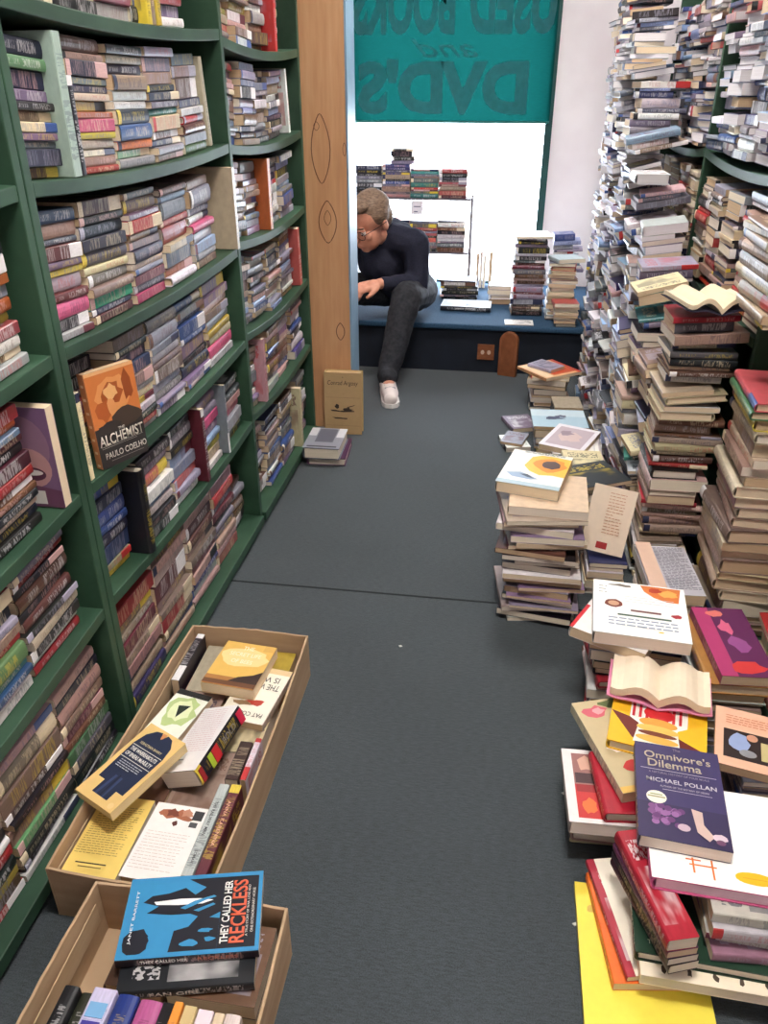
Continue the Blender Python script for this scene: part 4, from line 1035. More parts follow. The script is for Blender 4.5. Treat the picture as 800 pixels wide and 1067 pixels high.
def burger(o, b):
    art(o, b, [((240, 186, 40), rect(0, 0, 1, 1)), ((110, 40, 34), [(0.0, 0.4), (0.25, 0.1), (0.9, 0.0), (1, 0.0), (1, 0.1), (0.5, 0.3)]), ((244, 240, 232), [(0.2, 0.36), (0.2, 0.6), (0.8, 0.6), (0.8, 0.36), (0.7, 0.3), (0.74, 0.06), (0.26, 0.06), (0.3, 0.3)])] +
        [((212, 60, 70), rect(0.22 + 0.07 * k, 0.38, 0.25 + 0.07 * k, 0.58)) for k in range(8)] + [((206, 44, 50), oval(0.5, 0.47, 0.16, 0.09)), ((226, 160, 70), oval(0.5, 0.34, 0.2, 0.06)), ((240, 190, 96), oval(0.5, 0.26, 0.22, 0.05)), ((120, 60, 40), oval(0.5, 0.2, 0.2, 0.03)), ((236, 180, 84), oval(0.5, 0.13, 0.22, 0.045)), ((246, 242, 230), rect(0.28, 0.06, 0.72, 0.085))])
lying((0.366, 1.258, z4), 0.18, 0.22, 0.022, -12, 'y', 'yellow cookbook with a stacked burger picture on its cover', GN, hero=burger, rgb=(236, 180, 44), hard=True)
z4 += 0.0227
def open_book(name_label, loc, rot, half, l, thick, cover_rgb, page_rgb, group, curl=1.0):
    e = empty('book', loc, rot); tag(e, name_label, 'book', group)
    def wing(s, lo, hi):
        out = []
        for k in range(9):
            u = k / 8
            out.append((s * half * u, lo + (hi - lo) * (1 - 0.25 * u) + 0.018 * curl * math.sin(min(1, u * 1.25) * math.pi) * (1 if hi > lo else 0.35) + 0.012 * curl * u * u))
        return out
    for s in (-1, 1):
        bm = bmesh.new(); prev = None
        lo_, hi_ = wing(s, 0.0035, 0.0036), wing(s, 0.0035, 0.0035 + thick)
        for (x0, zl), (x1, zh) in zip(lo_, hi_):
            cur = [bm.verts.new((x0, -l / 2, zl)), bm.verts.new((x0, l / 2, zl)), bm.verts.new((x1, l / 2, zh + 0.0012)), bm.verts.new((x1, -l / 2, zh + 0.0012))]
            if prev:
                for k in range(4): bm.faces.new((prev[k], prev[(k + 1) % 4], cur[(k + 1) % 4], cur[k]))
            else: bm.faces.new(cur[::-1])
            prev = cur
        bm.faces.new(prev)
        mesh_obj('page_block', bm, flat(page_rgb, 0.85, 0.2), e, smooth=False)
    bm = bmesh.new(); prev = None
    prof = [(x * 1.06, z) for x, z in wing(-1, 0.0, 0.0)][::-1] + [(x * 1.06, z) for x, z in wing(1, 0.0, 0.0)][1:]
    for x, z in prof:
        cur = [bm.verts.new((x, -l / 2 - 0.004, z)), bm.verts.new((x, l / 2 + 0.004, z)), bm.verts.new((x, l / 2 + 0.004, z + 0.0022)), bm.verts.new((x, -l / 2 - 0.004, z + 0.0022))]
        if prev:
            for k in range(4): bm.faces.new((prev[k], prev[(k + 1) % 4], cur[(k + 1) % 4], cur[k]))
        else: bm.faces.new(cur[::-1])
        prev = cur
    bm.faces.new(prev)
    mesh_obj('cover', bm, flat(cover_rgb, 0.4), e)
    return e
open_book('cream-paged cookbook lying open behind the burger picture, pink cover', (0.372, 1.318, z4 + 0.0006), (0, 0, R(-10)), 0.095, 0.11, 0.02, (222, 140, 172), (236, 218, 194), GN, 1.2)
zd = rnd_pile(0.545, 1.175, 0.125, 0.15, 0.0, z4 - 0.0008, "wsgtch", 'the pile under the peach photo book', GN, 68, yaw=3, off=0.003)
lying((0.517, 1.183, max(z4, zd) + 0.0004), 0.125, 0.16, 0.018, -13, 'h', 'peach cookbook with a dark kitchen photograph on its cover', GN, rgb=(232, 178, 150), hero=lambda o, b: art(o, b,
      [((236, 184, 156), rect(0, 0, 1, 1)), ((52, 40, 40), rect(0.12, 0.14, 0.88, 0.62)), ((150, 166, 206), oval(0.34, 0.42, 0.14, 0.16, 14, 0.15, 2)), ((206, 150, 124), oval(0.52, 0.54, 0.08, 0.06)), ((196, 180, 130), rect(0.64, 0.2, 0.82, 0.5)), ((150, 150, 156), oval(0.46, 0.26, 0.12, 0.06))] + rules(0.72, 0.86, 4, 0.15, 0.85, (200, 120, 90), 2, 0.012)))
pile([(0.55, 0.68, 0.2, 0.13, 0.02, 4, 'o'), (0.545, 0.675, 0.19, 0.12, 0.024, -5, 'c')], 'the small pile at the frame corner', GN, seed=69)

open_book('open curled paperback face up on the first tall floor pile', (0.515, 2.1, MIDTOP + 0.001), (0, 0, R(12)), 0.088, 0.16, 0.012, (60, 56, 76), (226, 208, 180), GF, 1.4)
# white cookbook pile
GP = 'pile under the big white cookbook'
zp = rnd_pile(0.345, 1.505, 0.2, 0.21, 0.0, 0.212, "wkerwsgrwhn", 'the pile under the big white cookbook', GP, 71, yaw=10, off=0.01, hard=0.4)
lying((0.315, 1.495, zp), 0.17, 0.2, 0.026, -27, 'w', 'white book with red ribbons just under the big white cookbook', GP, rgb=(232, 224, 220), hero=lambda o, b: art(o, b, [((236, 230, 226), rect(0, 0, 1, 1)), ((196, 54, 66), oval(0.2, 0.66, 0.12, 0.02, 10, 0.2, 1)), ((196, 54, 66), oval(0.16, 0.55, 0.09, 0.015, 10, 0.2, 2)), ((196, 40, 50), rect(0.0, 0.0, 0.05, 0.5))]))
zp += 0.0267
def big_white(o, b):
    art(o, b, [((248, 246, 244), rect(0, 0, 1, 1)), ((214, 120, 60), [(0.52, 0.98), (0.56, 0.86), (0.66, 0.76), (0.8, 0.7), (0.92, 0.7), (0.96, 0.98)]), ((240, 170, 90), oval(0.82, 0.86, 0.1, 0.07, 12, 0.2, 1)), ((180, 60, 40), oval(0.68, 0.9, 0.07, 0.05, 12, 0.2, 2)), ((120, 110, 100), oval(0.32, 0.93, 0.12, 0.025, 10, 0.4, 3)),
               ((120, 60, 50), oval(0.22, 0.56, 0.1, 0.075, 14, 0.1, 4)), ((206, 160, 130), oval(0.22, 0.56, 0.06, 0.045)), ((70, 96, 80), rect(0.26, 0.345, 0.82, 0.375)), ((160, 40, 50), oval(0.88, 0.44, 0.05, 0.035, 10, 0.3, 5)), ((120, 80, 80), rect(0.4, 0.44, 0.72, 0.475)), ((226, 190, 60), oval(0.7, 0.12, 0.03, 0.012))] +
        rules(0.16, 0.28, 3, 0.16, 0.9, (150, 160, 180), 6, 0.02) + rules(0.74, 0.86, 3, 0.06, 0.16, (150, 150, 150), 7, 0.012) + rules(0.6, 0.7, 3, 0.34, 0.9, (200, 200, 204), 9, 0.008))
lying((0.345, 1.485, zp), 0.2, 0.205, 0.03, -5, 'w', 'big thick white cookbook, topmost of its pile by the aisle', GP, hero=big_white, rgb=(246, 242, 240), page=(222, 204, 190))
Z_WB = zp
# purple pile against the bookcase
GB = 'pile with the purple book against the bookcase'
zq = rnd_pile(0.54, 1.49, 0.15, 0.25, 0.0, 0.155, "swgswt", 'the pile under the purple book', GB, 73, yaw=3, off=0.004)
lying((0.54, 1.49, zq), 0.135, 0.25, 0.026, 2, 'o', 'orange tan bound book beneath the purple book', GB, rgb=(196, 140, 70), hard=True)
lying((0.552, 1.488, zq + 0.0267), 0.115, 0.245, 0.024, 4, 'p', 'purple and red decorated book on top beside the bookcase', GB, rgb=(140, 50, 100), hero=lambda o, b: art(o, b, [((96, 40, 84), rect(0, 0, 1, 1)), ((176, 60, 110), rect(0, 0, 0.3, 1)), ((206, 60, 60), oval(0.55, 0.12, 0.3, 0.09, 12, 0.2, 2)), ((206, 96, 130), oval(0.5, 0.7, 0.12, 0.1, 10, 0.4, 3)), ((150, 80, 140), oval(0.6, 0.45, 0.2, 0.1, 10, 0.4, 4)), ((220, 120, 110), oval(0.4, 0.9, 0.15, 0.05, 10, 0.3, 5))]))
GQ = 'newsprint pile between the aisle piles'
zq = rnd_pile(0.465, 1.785, 0.13, 0.23, 0.0, 0.165, "swgtLkc", 'the pile under the newsprint volume', GQ, 74, yaw=3, off=0.004)
lying((0.465, 1.785, zq), 0.13, 0.23, 0.03, 3, 's', 'bound volume with grey newsprint cover between the aisle piles', GQ, rgb=(196, 190, 196), hero=lambda o, b: art(o, b, [((200, 196, 204), rect(0, 0, 1, 1))] + rules(0.04, 0.96, 30, 0.35, 0.95, (110, 108, 120), 3, 0.012) + [((214, 180, 160), rect(0, 0, 0.3, 1))]))
lying((0.368, 1.78, 0.0006), 0.05, 0.1, 0.02, 0, 'r', 'small red booklet on the carpet between piles', GQ)
# sunflower pile
GS = 'sunflower pile beside the aisle'
rr = random.Random(21); its = []; z = 0
seqk = "wkhskvsvkwgtkuccvwhtcrt"
zt = 0
i = 0
while zt < 0.335 and i < len(seqk):
    t = rr.choice([0.009, 0.012, 0.015, 0.019, 0.024])
    w, l = rr.uniform(0.165, 0.205), rr.uniform(0.19, 0.225)
    its.append((0.155 + rr.uniform(-0.02, 0.02) + (-0.02 if i > 12 else 0), 1.88 + rr.uniform(-0.012, 0.012), w, l, t, rr.uniform(-9, 9), seqk[i]))
    zt += t + 0.0007; i += 1
zs = pile(its, 'the sunflower pile beside the aisle', GS, seed=75)
def sunflower(o, b):
    art(o, b, [((240, 236, 226), rect(0, 0, 1, 1)), ((236, 184, 70), [(0.36, 0.84), (0.5, 0.92), (0.7, 0.93), (1, 0.9), (1, 0.36), (0.8, 0.38), (0.6, 0.34), (0.42, 0.42), (0.3, 0.56)]), ((226, 140, 46), oval(0.7, 0.66, 0.26, 0.2, 16, 0.12, 2)), ((84, 60, 56), oval(0.72, 0.67, 0.15, 0.12, 14, 0.1, 3)), ((150, 170, 196), [(0.08, 0.3), (0.3, 0.36), (0.46, 0.3), (0.62, 0.22), (0.5, 0.18), (0.2, 0.2)]), ((70, 80, 96), [(0.3, 0.3), (0.42, 0.32), (0.56, 0.22), (0.44, 0.24)]), ((176, 196, 206), rect(0, 0, 1, 0.1))] + rules(0.94, 0.97, 2, 0.2, 0.9, (110, 116, 120), 3, 0.014))
lying((0.118, 1.955, zs), 0.165, 0.22, 0.03, -13, 'w', 'thick book with a sunflower cover, topmost of its pile by the aisle', GS, hero=sunflower, rgb=(214, 214, 206), page=(226, 206, 176))
Z_SF = zs
# behind the sunflower pile
GR = 'loose piles behind the sunflower pile'
zr = rnd_pile(0.34, 2.01, 0.11, 0.15, 0.0, 0.1, "kwctsn", 'the short pile behind the sunflower pile', GR, 76, yaw=4, off=0.004)
standing((0.325, 1.99, zr), 0.12, 0.19, 0.012, -8, 'c', 'cream menu-like booklet leaning upright behind the sunflower pile', GR, lean_side=-24, lean=6, rgb=(240, 218, 192), hero=lambda o, b: art(o, b, [((242, 222, 200), rect(0, 0, 1, 1)), ((170, 50, 50), rect(0.35, 0.06, 0.6, 0.16))] + rules(0.3, 0.9, 14, 0.4, 0.8, (210, 160, 130), 5, 0.012)))
zr = rnd_pile(0.325, 2.2, 0.13, 0.17, 0.0, 0.25, "nktswbgc", 'the dark pile behind the cream booklet', GR, 77, yaw=4, off=0.004)
lying((0.29, 2.19, zr), 0.2, 0.15, 0.012, 28, 'k', 'dark magazine laid askew on the pile behind the cream booklet', GR, rgb=(44, 42, 50))
zr = rnd_pile(0.30, 2.42, 0.15, 0.2, 0.0, 0.2, "swgtLkc", 'the pile before the floral book', GR, 78, yaw=7)
rnd_pile(0.13, 2.28, 0.13, 0.17, 0.0, 0.14, "wsgtkc", 'the low pile by the carpet seam', GR, 79, yaw=12)
zr = rnd_pile(0.30, 2.70, 0.18, 0.24, 0.0, 0.145, "tswkgcwh", 'the pile under the floral book', GR, 80, yaw=8)
lying((0.275, 2.70, zr), 0.16, 0.22, 0.02, -22, 'w', 'white floral-covered book askew on a low pile', GR, rgb=(226, 216, 220), hero=lambda o, b: art(o, b, [((226, 220, 226), rect(0, 0, 1, 1)), ((186, 168, 176), rect(0.1, 0.1, 0.9, 0.9)), ((206, 182, 178), oval(0.5, 0.5, 0.25, 0.2, 12, 0.3, 1)), ((150, 128, 140), oval(0.35, 0.65, 0.14, 0.1, 10, 0.4, 2))]))
zr = rnd_pile(0.255, 3.02, 0.2, 0.19, 0.0, 0.062, "ygtkt", 'the pile under the pale blue magazine', GR, 81, yaw=4)
lying((0.255, 3.02, zr), 0.2, 0.185, 0.03, 2, 'y', 'thick yellowed book directly under the pale blue magazine', GR, rgb=(150, 126, 70))
lying((0.255, 3.03, zr + 0.0307), 0.215, 0.19, 0.014, 3, 'L', 'pale blue magazine with a dark ship, topmost of its pile', GR, rgb=(166, 190, 206), hero=lambda o, b: art(o, b, [((170, 196, 210), rect(0, 0, 1, 1)), ((196, 212, 220), rect(0, 0.6, 1, 0.96)), ((60, 66, 96), oval(0.42, 0.5, 0.16, 0.1, 12, 0.4, 2)), ((80, 84, 110), oval(0.56, 0.62, 0.1, 0.06, 10, 0.4, 3))]))
lying((0.085, 2.98, 0.0006), 0.1, 0.13, 0.02, 15, 'w', 'white paperback flat on carpet beside the pale blue magazine pile', GR)
lying((0.085, 2.985, 0.0213), 0.09, 0.12, 0.012, -14, 's', 'thin silvery booklet on the white paperback by the aisle', GR)
lying((0.11, 3.2, 0.0006), 0.12, 0.15, 0.018, 20, 'v', 'mauve book flat on carpet behind the pale blue magazine', GR)
zr = rnd_pile(0.235, 3.46, 0.17, 0.2, 0.0, 0.165, "nkktcwktug", 'the far low pile before the bench', GR, 82, yaw=12, off=0.014)
lying((0.225, 3.46, zr), 0.2, 0.2, 0.014, 38, 'o', 'orange magazine askew on top of the far low pile', GR, rgb=(214, 150, 100), hero=lambda o, b: art(o, b, [((226, 176, 130), rect(0, 0, 1, 1)), ((196, 84, 50), rect(0.3, 0.1, 0.9, 0.4)), ((236, 206, 170), rect(0.05, 0.05, 0.25, 0.95)), ((180, 60, 40), rect(0.9, 0, 1, 1))]))
lying((0.21, 3.47, zr + 0.0147), 0.1, 0.13, 0.014, 50, 's', 'small lavender booklet topmost on the far low pile', GR, rgb=(176, 166, 196))
rnd_pile(0.30, 3.24, 0.13, 0.16, 0.0, 0.1, "kwtsgc", 'the low pile between blue and orange magazines', GR, 83, yaw=5, off=0.004)

# two books on the carpet by the far bay
lying((-0.632, 2.78, 0.0006), 0.15, 0.2, 0.03, 3, 'n', 'dark-covered book on the carpet under the silver book', 'carpet books by the far bay', rgb=(70, 40, 70), hard=True)
lying((-0.645, 2.765, 0.0315), 0.142, 0.2, 0.045, 1, 's', 'thick silver-covered book on the carpet near the post', 'carpet books by the far bay', rgb=(132, 132, 146), hard=True, hero=lambda o, b: art(o, b, [((146, 148, 160), rect(0, 0, 1, 1)), ((206, 206, 212), rect(0, 0.6, 0.22, 1)), ((210, 210, 216), rect(0.78, 0.55, 1, 1)), ((96, 98, 112), rect(0.25, 0.3, 0.75, 0.95)), ((60, 60, 70), rect(0.1, 0.06, 0.9, 0.12))]))
# tall tan volume against the post
def argosy(o, b):
    IN = (66, 52, 44)
    art(o, b, [((196, 164, 120), rect(0, 0, 1, 1)), ((150, 120, 86), rect(0.04, 0.60, 0.96, 0.604)), ((150, 120, 86), rect(0.04, 0.14, 0.96, 0.144)), (IN, [(0.16, 0.4), (0.3, 0.4), (0.42, 0.385), (0.58, 0.4), (0.8, 0.39), (0.8, 0.375), (0.5, 0.365), (0.2, 0.378)]), (IN, oval(0.34, 0.46, 0.06, 0.035, 10, 0.3, 1)), (IN, [(0.6, 0.45), (0.82, 0.49), (0.8, 0.475), (0.62, 0.44)]), (IN, oval(0.62, 0.41, 0.12, 0.03, 10, 0.4, 2)), (IN, [(0.2, 0.28), (0.62, 0.27), (0.6, 0.25), (0.3, 0.255)])])
    txt(o, b, 'A', 0.5, 0.93, 0.006, None, IN)
    txt(o, b, 'Conrad Argosy', 0.5, 0.83, 0.024, 0.125, IN, bold=0.0, shear=0.15)
standing((-0.62, 3.01, 0.0006), 0.155, 0.262, 0.045, 2, 't', 'tall tan ship-cover volume standing on the carpet against the post', 'hero books', lean_side=-2, hero=argosy, rgb=(196, 164, 120), hard=True, page=(190, 160, 120))

# ------------------------------------------------------------------ window bench piles
GW = 'books on the window bench'
zw = rnd_pile(0.118, 4.16, 0.16, 0.165, BZ, 0.63, "huvmkvskgnsk", 'the left tall pile on the bench', GW, 90, yaw=6, off=0.008, rot=90)
lying((0.12, 4.15, zw), 0.18, 0.18, 0.012, 8, 'w', 'wide white magazine topmost of the tall bench pile', GW)
zw = rnd_pile(0.282, 4.115, 0.135, 0.18, BZ, 0.52, "tcrhtwtcgt", 'the slanted tan pile on the bench', GW, 91, yaw=7, off=0.01)
lying((0.295, 4.1, zw), 0.14, 0.13, 0.02, 22, 's', 'pale magazine askew on the slanted tan bench pile', GW, rgb=(206, 214, 226))
column(0.22, 4.335, BZ, 0.62, 'the pile behind the slanted tan pile', GW, 92, PALE, 0.15, 0.11, lean=5)
lying((0.085, 3.945, BZ + 0.0006), 0.14, 0.09, 0.004, 2, 'w', 'white brochure flat at the front of the bench', GW)
zw = rnd_pile(0.305, 3.945, 0.12, 0.1, BZ, 0.345, "gtctk", 'the small pile at the bench front', GW, 93, yaw=4, off=0.004)
lying((0.30, 3.945, zw), 0.12, 0.1, 0.02, 6, 'r', 'red-edged book topmost of the small bench-front pile', GW, rgb=(206, 96, 80))
rnd_pile(-0.25, 4.46, 0.15, 0.22, BZ, 0.345, "kskgwkn", 'the dark pile behind the flat book', GW, 94, yaw=8, off=0.01, rot=90)
rnd_pile(-0.02, 4.36, 0.13, 0.13, BZ, 0.345, "wcwtu", 'the pale pile mid bench', GW, 95, yaw=5)
rnd_pile(-0.45, 4.48, 0.14, 0.14, BZ, 0.315, "cwtcs", 'the pale pile beside the seated person', GW, 96, yaw=9)
def cook(o, b):
    art(o, b, [((206, 210, 222), rect(0, 0, 1, 1)), ((90, 96, 120), rect(0.1, 0.1, 0.5, 0.5)), ((240, 240, 244), rect(0.5, 0.2, 0.95, 0.9))])
    spine_txt(o, b, 'JAMES COOK', 0.0, 0.011, 0.11, (226, 226, 230), 0.02)
lying((-0.19, 4.2, BZ + 0.0006), 0.15, 0.26, 0.026, 88, 'k', 'large black-spined book lying flat at the front of the bench', GW, hero=cook, rgb=(28, 28, 34), hard=True)
for i, (x, k, h_) in enumerate([(-0.16, 's', 0.19), (-0.14, 'h', 0.2), (-0.12, 'w', 0.18), (-0.085, 'L', 0.2)]):
    standing((x, 4.74, BZ + 0.0006), 0.1, h_, 0.014 if i < 3 else 0.018, -90, k, '%s book standing upright against the window glass, %s in its row' % (PAL[k][0], ordinal(i + 1)), GW)

# shelf unit in the window
su = empty('window_shelf', (-0.526, 4.68, BZ))
tag(su, 'thin white shelf unit full of books standing before the bright window', 'shelf unit')
M_SHELF_BACKLIT = flat((120, 112, 116), 0.5)  # white shelf darkened to grey: its backlit shade is put into the colour
for x in (-0.352, 0.318):
    for y in (-0.055, 0.075): box_obj('post', (x - 0.006, y - 0.006, 0.0), (x + 0.006, y + 0.006, 0.498), M_SHELF_BACKLIT, su)
SZ = [0.207, 0.492]
for z in SZ: box_obj('shelf', (-0.346, -0.047, z - 0.012), (0.31, 0.067, z), M_SHELF_BACKLIT, su, bevel=0.001)
tg = empty('price_tag', (-0.51, 4.63, BZ + 0.479))
tag(tg, 'small handwritten white card hanging from the window shelf edge', 'card')
box_obj('card', (-0.033, -0.001, -0.075), (0.033, 0.0, 0.0), flat((224, 218, 222), 0.8), tg)
box_obj('ink_line', (-0.018, -0.0016, -0.034), (0.02, -0.001, -0.029), flat((90, 84, 110), 0.8), tg)
box_obj('ink_line', (-0.016, -0.0016, -0.06), (0.004, -0.001, -0.055), flat((90, 84, 110), 0.8), tg)
GU = 'books on the window shelf unit'
for i, (x, s, h_) in enumerate([(-0.783, "kngkvn", 0.16), (-0.627, "tkgtnib", 0.17), (-0.471, "ghtkra", 0.145), (-0.315, "xktxgxm", 0.15)]):
    ztop_ = rnd_pile(x, 4.686, 0.125, 0.154, BZ + 0.493, BZ + 0.493 + h_, s, 'the %s pile, upper window shelf' % ordinal(i + 1), GU, 500 + i, yaw=1, off=0.001, rot=90, lo=0.95)
    if i == 1: rnd_pile(-0.60, 4.69, 0.11, 0.13, ztop_, BZ + 0.493 + 0.25, "wkgs", 'the small top pile above window shelf', GU, 506, yaw=5, rot=90)
for i, (x, s, h_) in enumerate([(-0.783, "ngtk", 0.16), (-0.627, "khxts", 0.17), (-0.471, "ktxkg", 0.165), (-0.315, "wgukv", 0.17)]):
    rnd_pile(x, 4.686, 0.125, 0.154, BZ + 0.208, BZ + 0.208 + h_, s, 'the %s pile, lower window shelf' % ordinal(i + 1), GU, 510 + i, yaw=1, off=0.001, rot=90, lo=0.95)

# ------------------------------------------------------------------ the seated person
def fused(name, caps, balls, voxel, mat, parent=None, smooth=3, disp=0.0):
    bm = bmesh.new()
    tb = bmesh.new(); bmesh.ops.create_icosphere(tb, subdivisions=2, radius=1.0); unit = [v.co.copy() for v in tb.verts]; tb.free()
    for p0, r0, p1, r1 in caps:
        tb = bmesh.new()
        for c, r in ((Vector(p0), r0), (Vector(p1), r1)):
            for u in unit: tb.verts.new(c + u * r)
        bmesh.ops.convex_hull(tb, input=tb.verts[:])
        bmesh.ops.delete(tb, geom=[v for v in tb.verts if not v.link_faces], context='VERTS')
        tb.verts.index_update()
        nv = [bm.verts.new(v.co) for v in tb.verts]
        for f in tb.faces: bm.faces.new([nv[v.index] for v in f.verts])
        tb.free()
    for c, rad, rot in balls:
        m = Matrix.Translation(c) @ rot.to_4x4() @ Matrix.Diagonal((*rad, 1))
        bmesh.ops.create_icosphere(bm, subdivisions=3, radius=1.0, matrix=m)
    bmesh.ops.recalc_face_normals(bm, faces=bm.faces)
    me = bpy.data.meshes.new('tmp'); bm.to_mesh(me); bm.free()
    ob = bpy.data.objects.new('tmp', me); COL.objects.link(ob)
    md = ob.modifiers.new('r', 'REMESH'); md.mode = 'VOXEL'; md.voxel_size = voxel
    md = ob.modifiers.new('s', 'SMOOTH'); md.factor = 0.5; md.iterations = smooth
    dg = bpy.context.evaluated_depsgraph_get()
    out = bpy.data.meshes.new_from_object(ob.evaluated_get(dg))
    out.name = name
    bpy.data.objects.remove(ob); bpy.data.meshes.remove(me)
    out.materials.clear(); out.materials.append(mat)
    out.polygons.foreach_set('use_smooth', [True] * len(out.polygons))
    o = bpy.data.objects.new(name, out)
    link(o, parent)
    if disp:
        t = bpy.data.textures.new(name + '_folds', 'CLOUDS'); t.noise_scale = 0.07
        d = o.modifiers.new('folds', 'DISPLACE'); d.texture = t; d.strength = disp; d.texture_coords = 'GLOBAL'; d.mid_level = 0.5
    return o

M_SKIN = two_tone('skin', (196, 132, 108), (210, 150, 126), 40.0, rough=0.5)
M_SWEATER = two_tone('navy_knit', (22, 24, 40), (32, 34, 54), 180.0, rough=0.9)
M_JEAN = two_tone('charcoal_denim', (30, 31, 37), (48, 49, 56), 60.0, rough=0.85)
M_HAIR = two_tone('grey_brown_hair', (92, 72, 58), (134, 110, 92), 60.0, (1, 1, 3), rough=0.6)
V = Vector
P_ = empty('person', (0, 0, 0))
tag(P_, 'person in navy sweater and glasses sitting bent forward on the window bench', 'person')
pel, che, nck = V((-.50, 4.10, .375)), V((-.565, 3.99, .575)), V((-.615, 3.875, .685))
fh = V((-.52, -.74, -.42)).normalized(); rt = fh.cross(V((0, 0, 1))).normalized(); uh = rt.cross(fh)
HM = Matrix((-rt, -fh, uh)).transposed()      # head frame: local -y looks along fh, z up
hc = V((-.636, 3.79, .728))
def H(x, y, z): return hc + HM @ (V((x, y, z)) * 1.06)
lf = V((.94, -.35, 0))
lsh, rsh = che + lf * .15 + V((-.005, -.09, .05)), che - lf * .165 + V((-.02, -.10, .05))
lel, rel = V((-.412, 3.82, .45)), V((-.90, 3.80, .44))
lwr, rwr = V((-.565, 3.625, .485)), V((-.74, 3.61, .48))
lhp, rhp = V((-.425, 4.07, .36)), V((-.61, 4.09, .36))
lkn, rkn = V((-.447, 3.675, .415)), V((-.80, 3.72, .43))
lan, ran = V((-.513, 3.525, .085)), V((-.82, 3.60, .085))
ltoe, rtoe = V((-.475, 3.365, .035)), V((-.86, 3.42, .035))
def hand(wr, d, up, side):
    """palm + five bent fingers + thumb as capsules; d: towards the fingertips, up: back of the hand, side: towards the thumb"""
    d, up = d.normalized(), up.normalized(); s = d.cross(up).normalized() * side
    c = [(wr, .021, wr + d * .045, .022), (wr + d * .02 + s * .018, .016, wr + d * .075 + s * .026, .012), (wr + d * .02 - s * .016, .016, wr + d * .072 - s * .024, .011), (wr + d * .03, .018, wr + d * .078, .013)]
    for off, ln in ((.03, .062), (.011, .07), (-.008, .066), (-.026, .052)):
        a = wr + d * .08 + s * off
        b1 = a + d * ln * .45 - up * ln * .12; b2 = b1 + d * ln * .2 - up * ln * .33; b3 = b2 - d * ln * .1 - up * ln * .25
        c += [(a, .0095, b1, .009), (b1, .009, b2, .0083), (b2, .0083, b3, .0072)]
    a = wr + d * .022 + s * .028; b1 = a + d * .03 + s * .022 - up * .008; b2 = b1 + d * .026 + s * .004 - up * .012
    c += [(a, .013, b1, .0105), (b1, .0105, b2, .0085)]
    return c
caps = [(pel, .105, che, .115), (che, .115, nck, .075), (che, .09, lsh, .055), (che, .09, rsh, .055), (nck, .058, H(0, .02, -.07), .052),
        (lsh, .05, lel, .04), (lel, .038, lwr, .025), (rsh, .05, rel, .04), (rel, .038, rwr, .025),
        (lhp, .085, lkn, .055), (lkn, .052, lan, .036), (rhp, .085, rkn, .055), (rkn, .052, ran, .036), (lan, .034, ltoe, .022), (ran, .034, rtoe, .022)]
caps += hand(lwr, V((-.85, -.45, -.12)), V((.1, -.35, .9)), -1) + hand(rwr, V((.75, -.6, -.1)), V((.1, -.35, .9)), 1)
balls = [(H(0, .012, .03), (.076, .098, .088), HM), (H(0, -.03, -.045), (.058, .066, .072), HM), (H(0, -.062, -.085), (.028, .026, .024), HM),
         (H(0, -.098, -.012), (.011, .017, .024), HM), (H(0, -.108, -.03), (.016, .014, .012), HM), (H(.03, -.083, .012), (.024, .012, .008), HM), (H(-.03, -.083, .012), (.024, .012, .008), HM),
         (H(0, -.093, -.056), (.022, .009, .006), HM), (H(0, -.091, -.067), (.019, .009, .006), HM), (H(.04, -.066, -.025), (.02, .018, .018), HM), (H(-.04, -.066, -.025), (.02, .018, .018), HM),
         (H(.077, .015, -.012), (.009, .018, .03), HM), (H(-.077, .015, -.012), (.009, .018, .03), HM)]
fused('body', caps, balls, 0.0045, M_SKIN, P_, smooth=2)
for sx in (-1, 1):
    e = bmesh.new(); bmesh.ops.create_uvsphere(e, u_segments=14, v_segments=10, radius=.0115, matrix=Matrix.Translation(H(sx * .03, -.079, -.004)))
    mesh_obj('eye', e, flat((220, 214, 208), 0.3), P_, smooth=True)
    e = bmesh.new(); bmesh.ops.create_uvsphere(e, u_segments=10, v_segments=8, radius=.0055, matrix=Matrix.Translation(H(sx * .03, -.0865, -.007)))
    mesh_obj('iris', e, flat((50, 40, 36), 0.2), P_, smooth=True)
    fused('eyebrow', [(H(sx * .015, -.092, .02), .004, H(sx * .045, -.082, .021), .003)], [], 0.0022, M_HAIR, P_, 1)
fused('sweater', [(pel + V((0, 0, .03)), .13, che, .15), (che, .15, nck + V((.004, .012, -.012)), .088), (pel + V((-.03, -.07, .05)), .115, che + V((-.03, -.06, -.04)), .13), (nck + V((.01, .03, -.03)), .08, lsh, .07), (nck + V((.01, .03, -.03)), .08, rsh, .07), (che, .10, lsh, .068), (che, .10, rsh, .068), (lsh, .07, lel, .056), (lel, .054, lwr + (lel - lwr) * .1, .033), (rsh, .066, rel, .053), (rel, .052, rwr + (rel - rwr) * .1, .033)], [], 0.007, M_SWEATER, P_, 4, 0.012)
fused('jeans', [(pel, .113, pel + V((0, 0, -.01)), .11), (lhp, .096, lkn, .075), (lkn, .074, lan + V((0, 0, -.002)), .052), (lan + V((0, 0, .01)), .05, lan + (ltoe - lan) * .28 + V((0, 0, .022)), .043), (rhp, .096, rkn, .067), (rkn, .066, ran + V((0, 0, -.002)), .052)], [], 0.007, M_JEAN, P_, 4, 0.012)
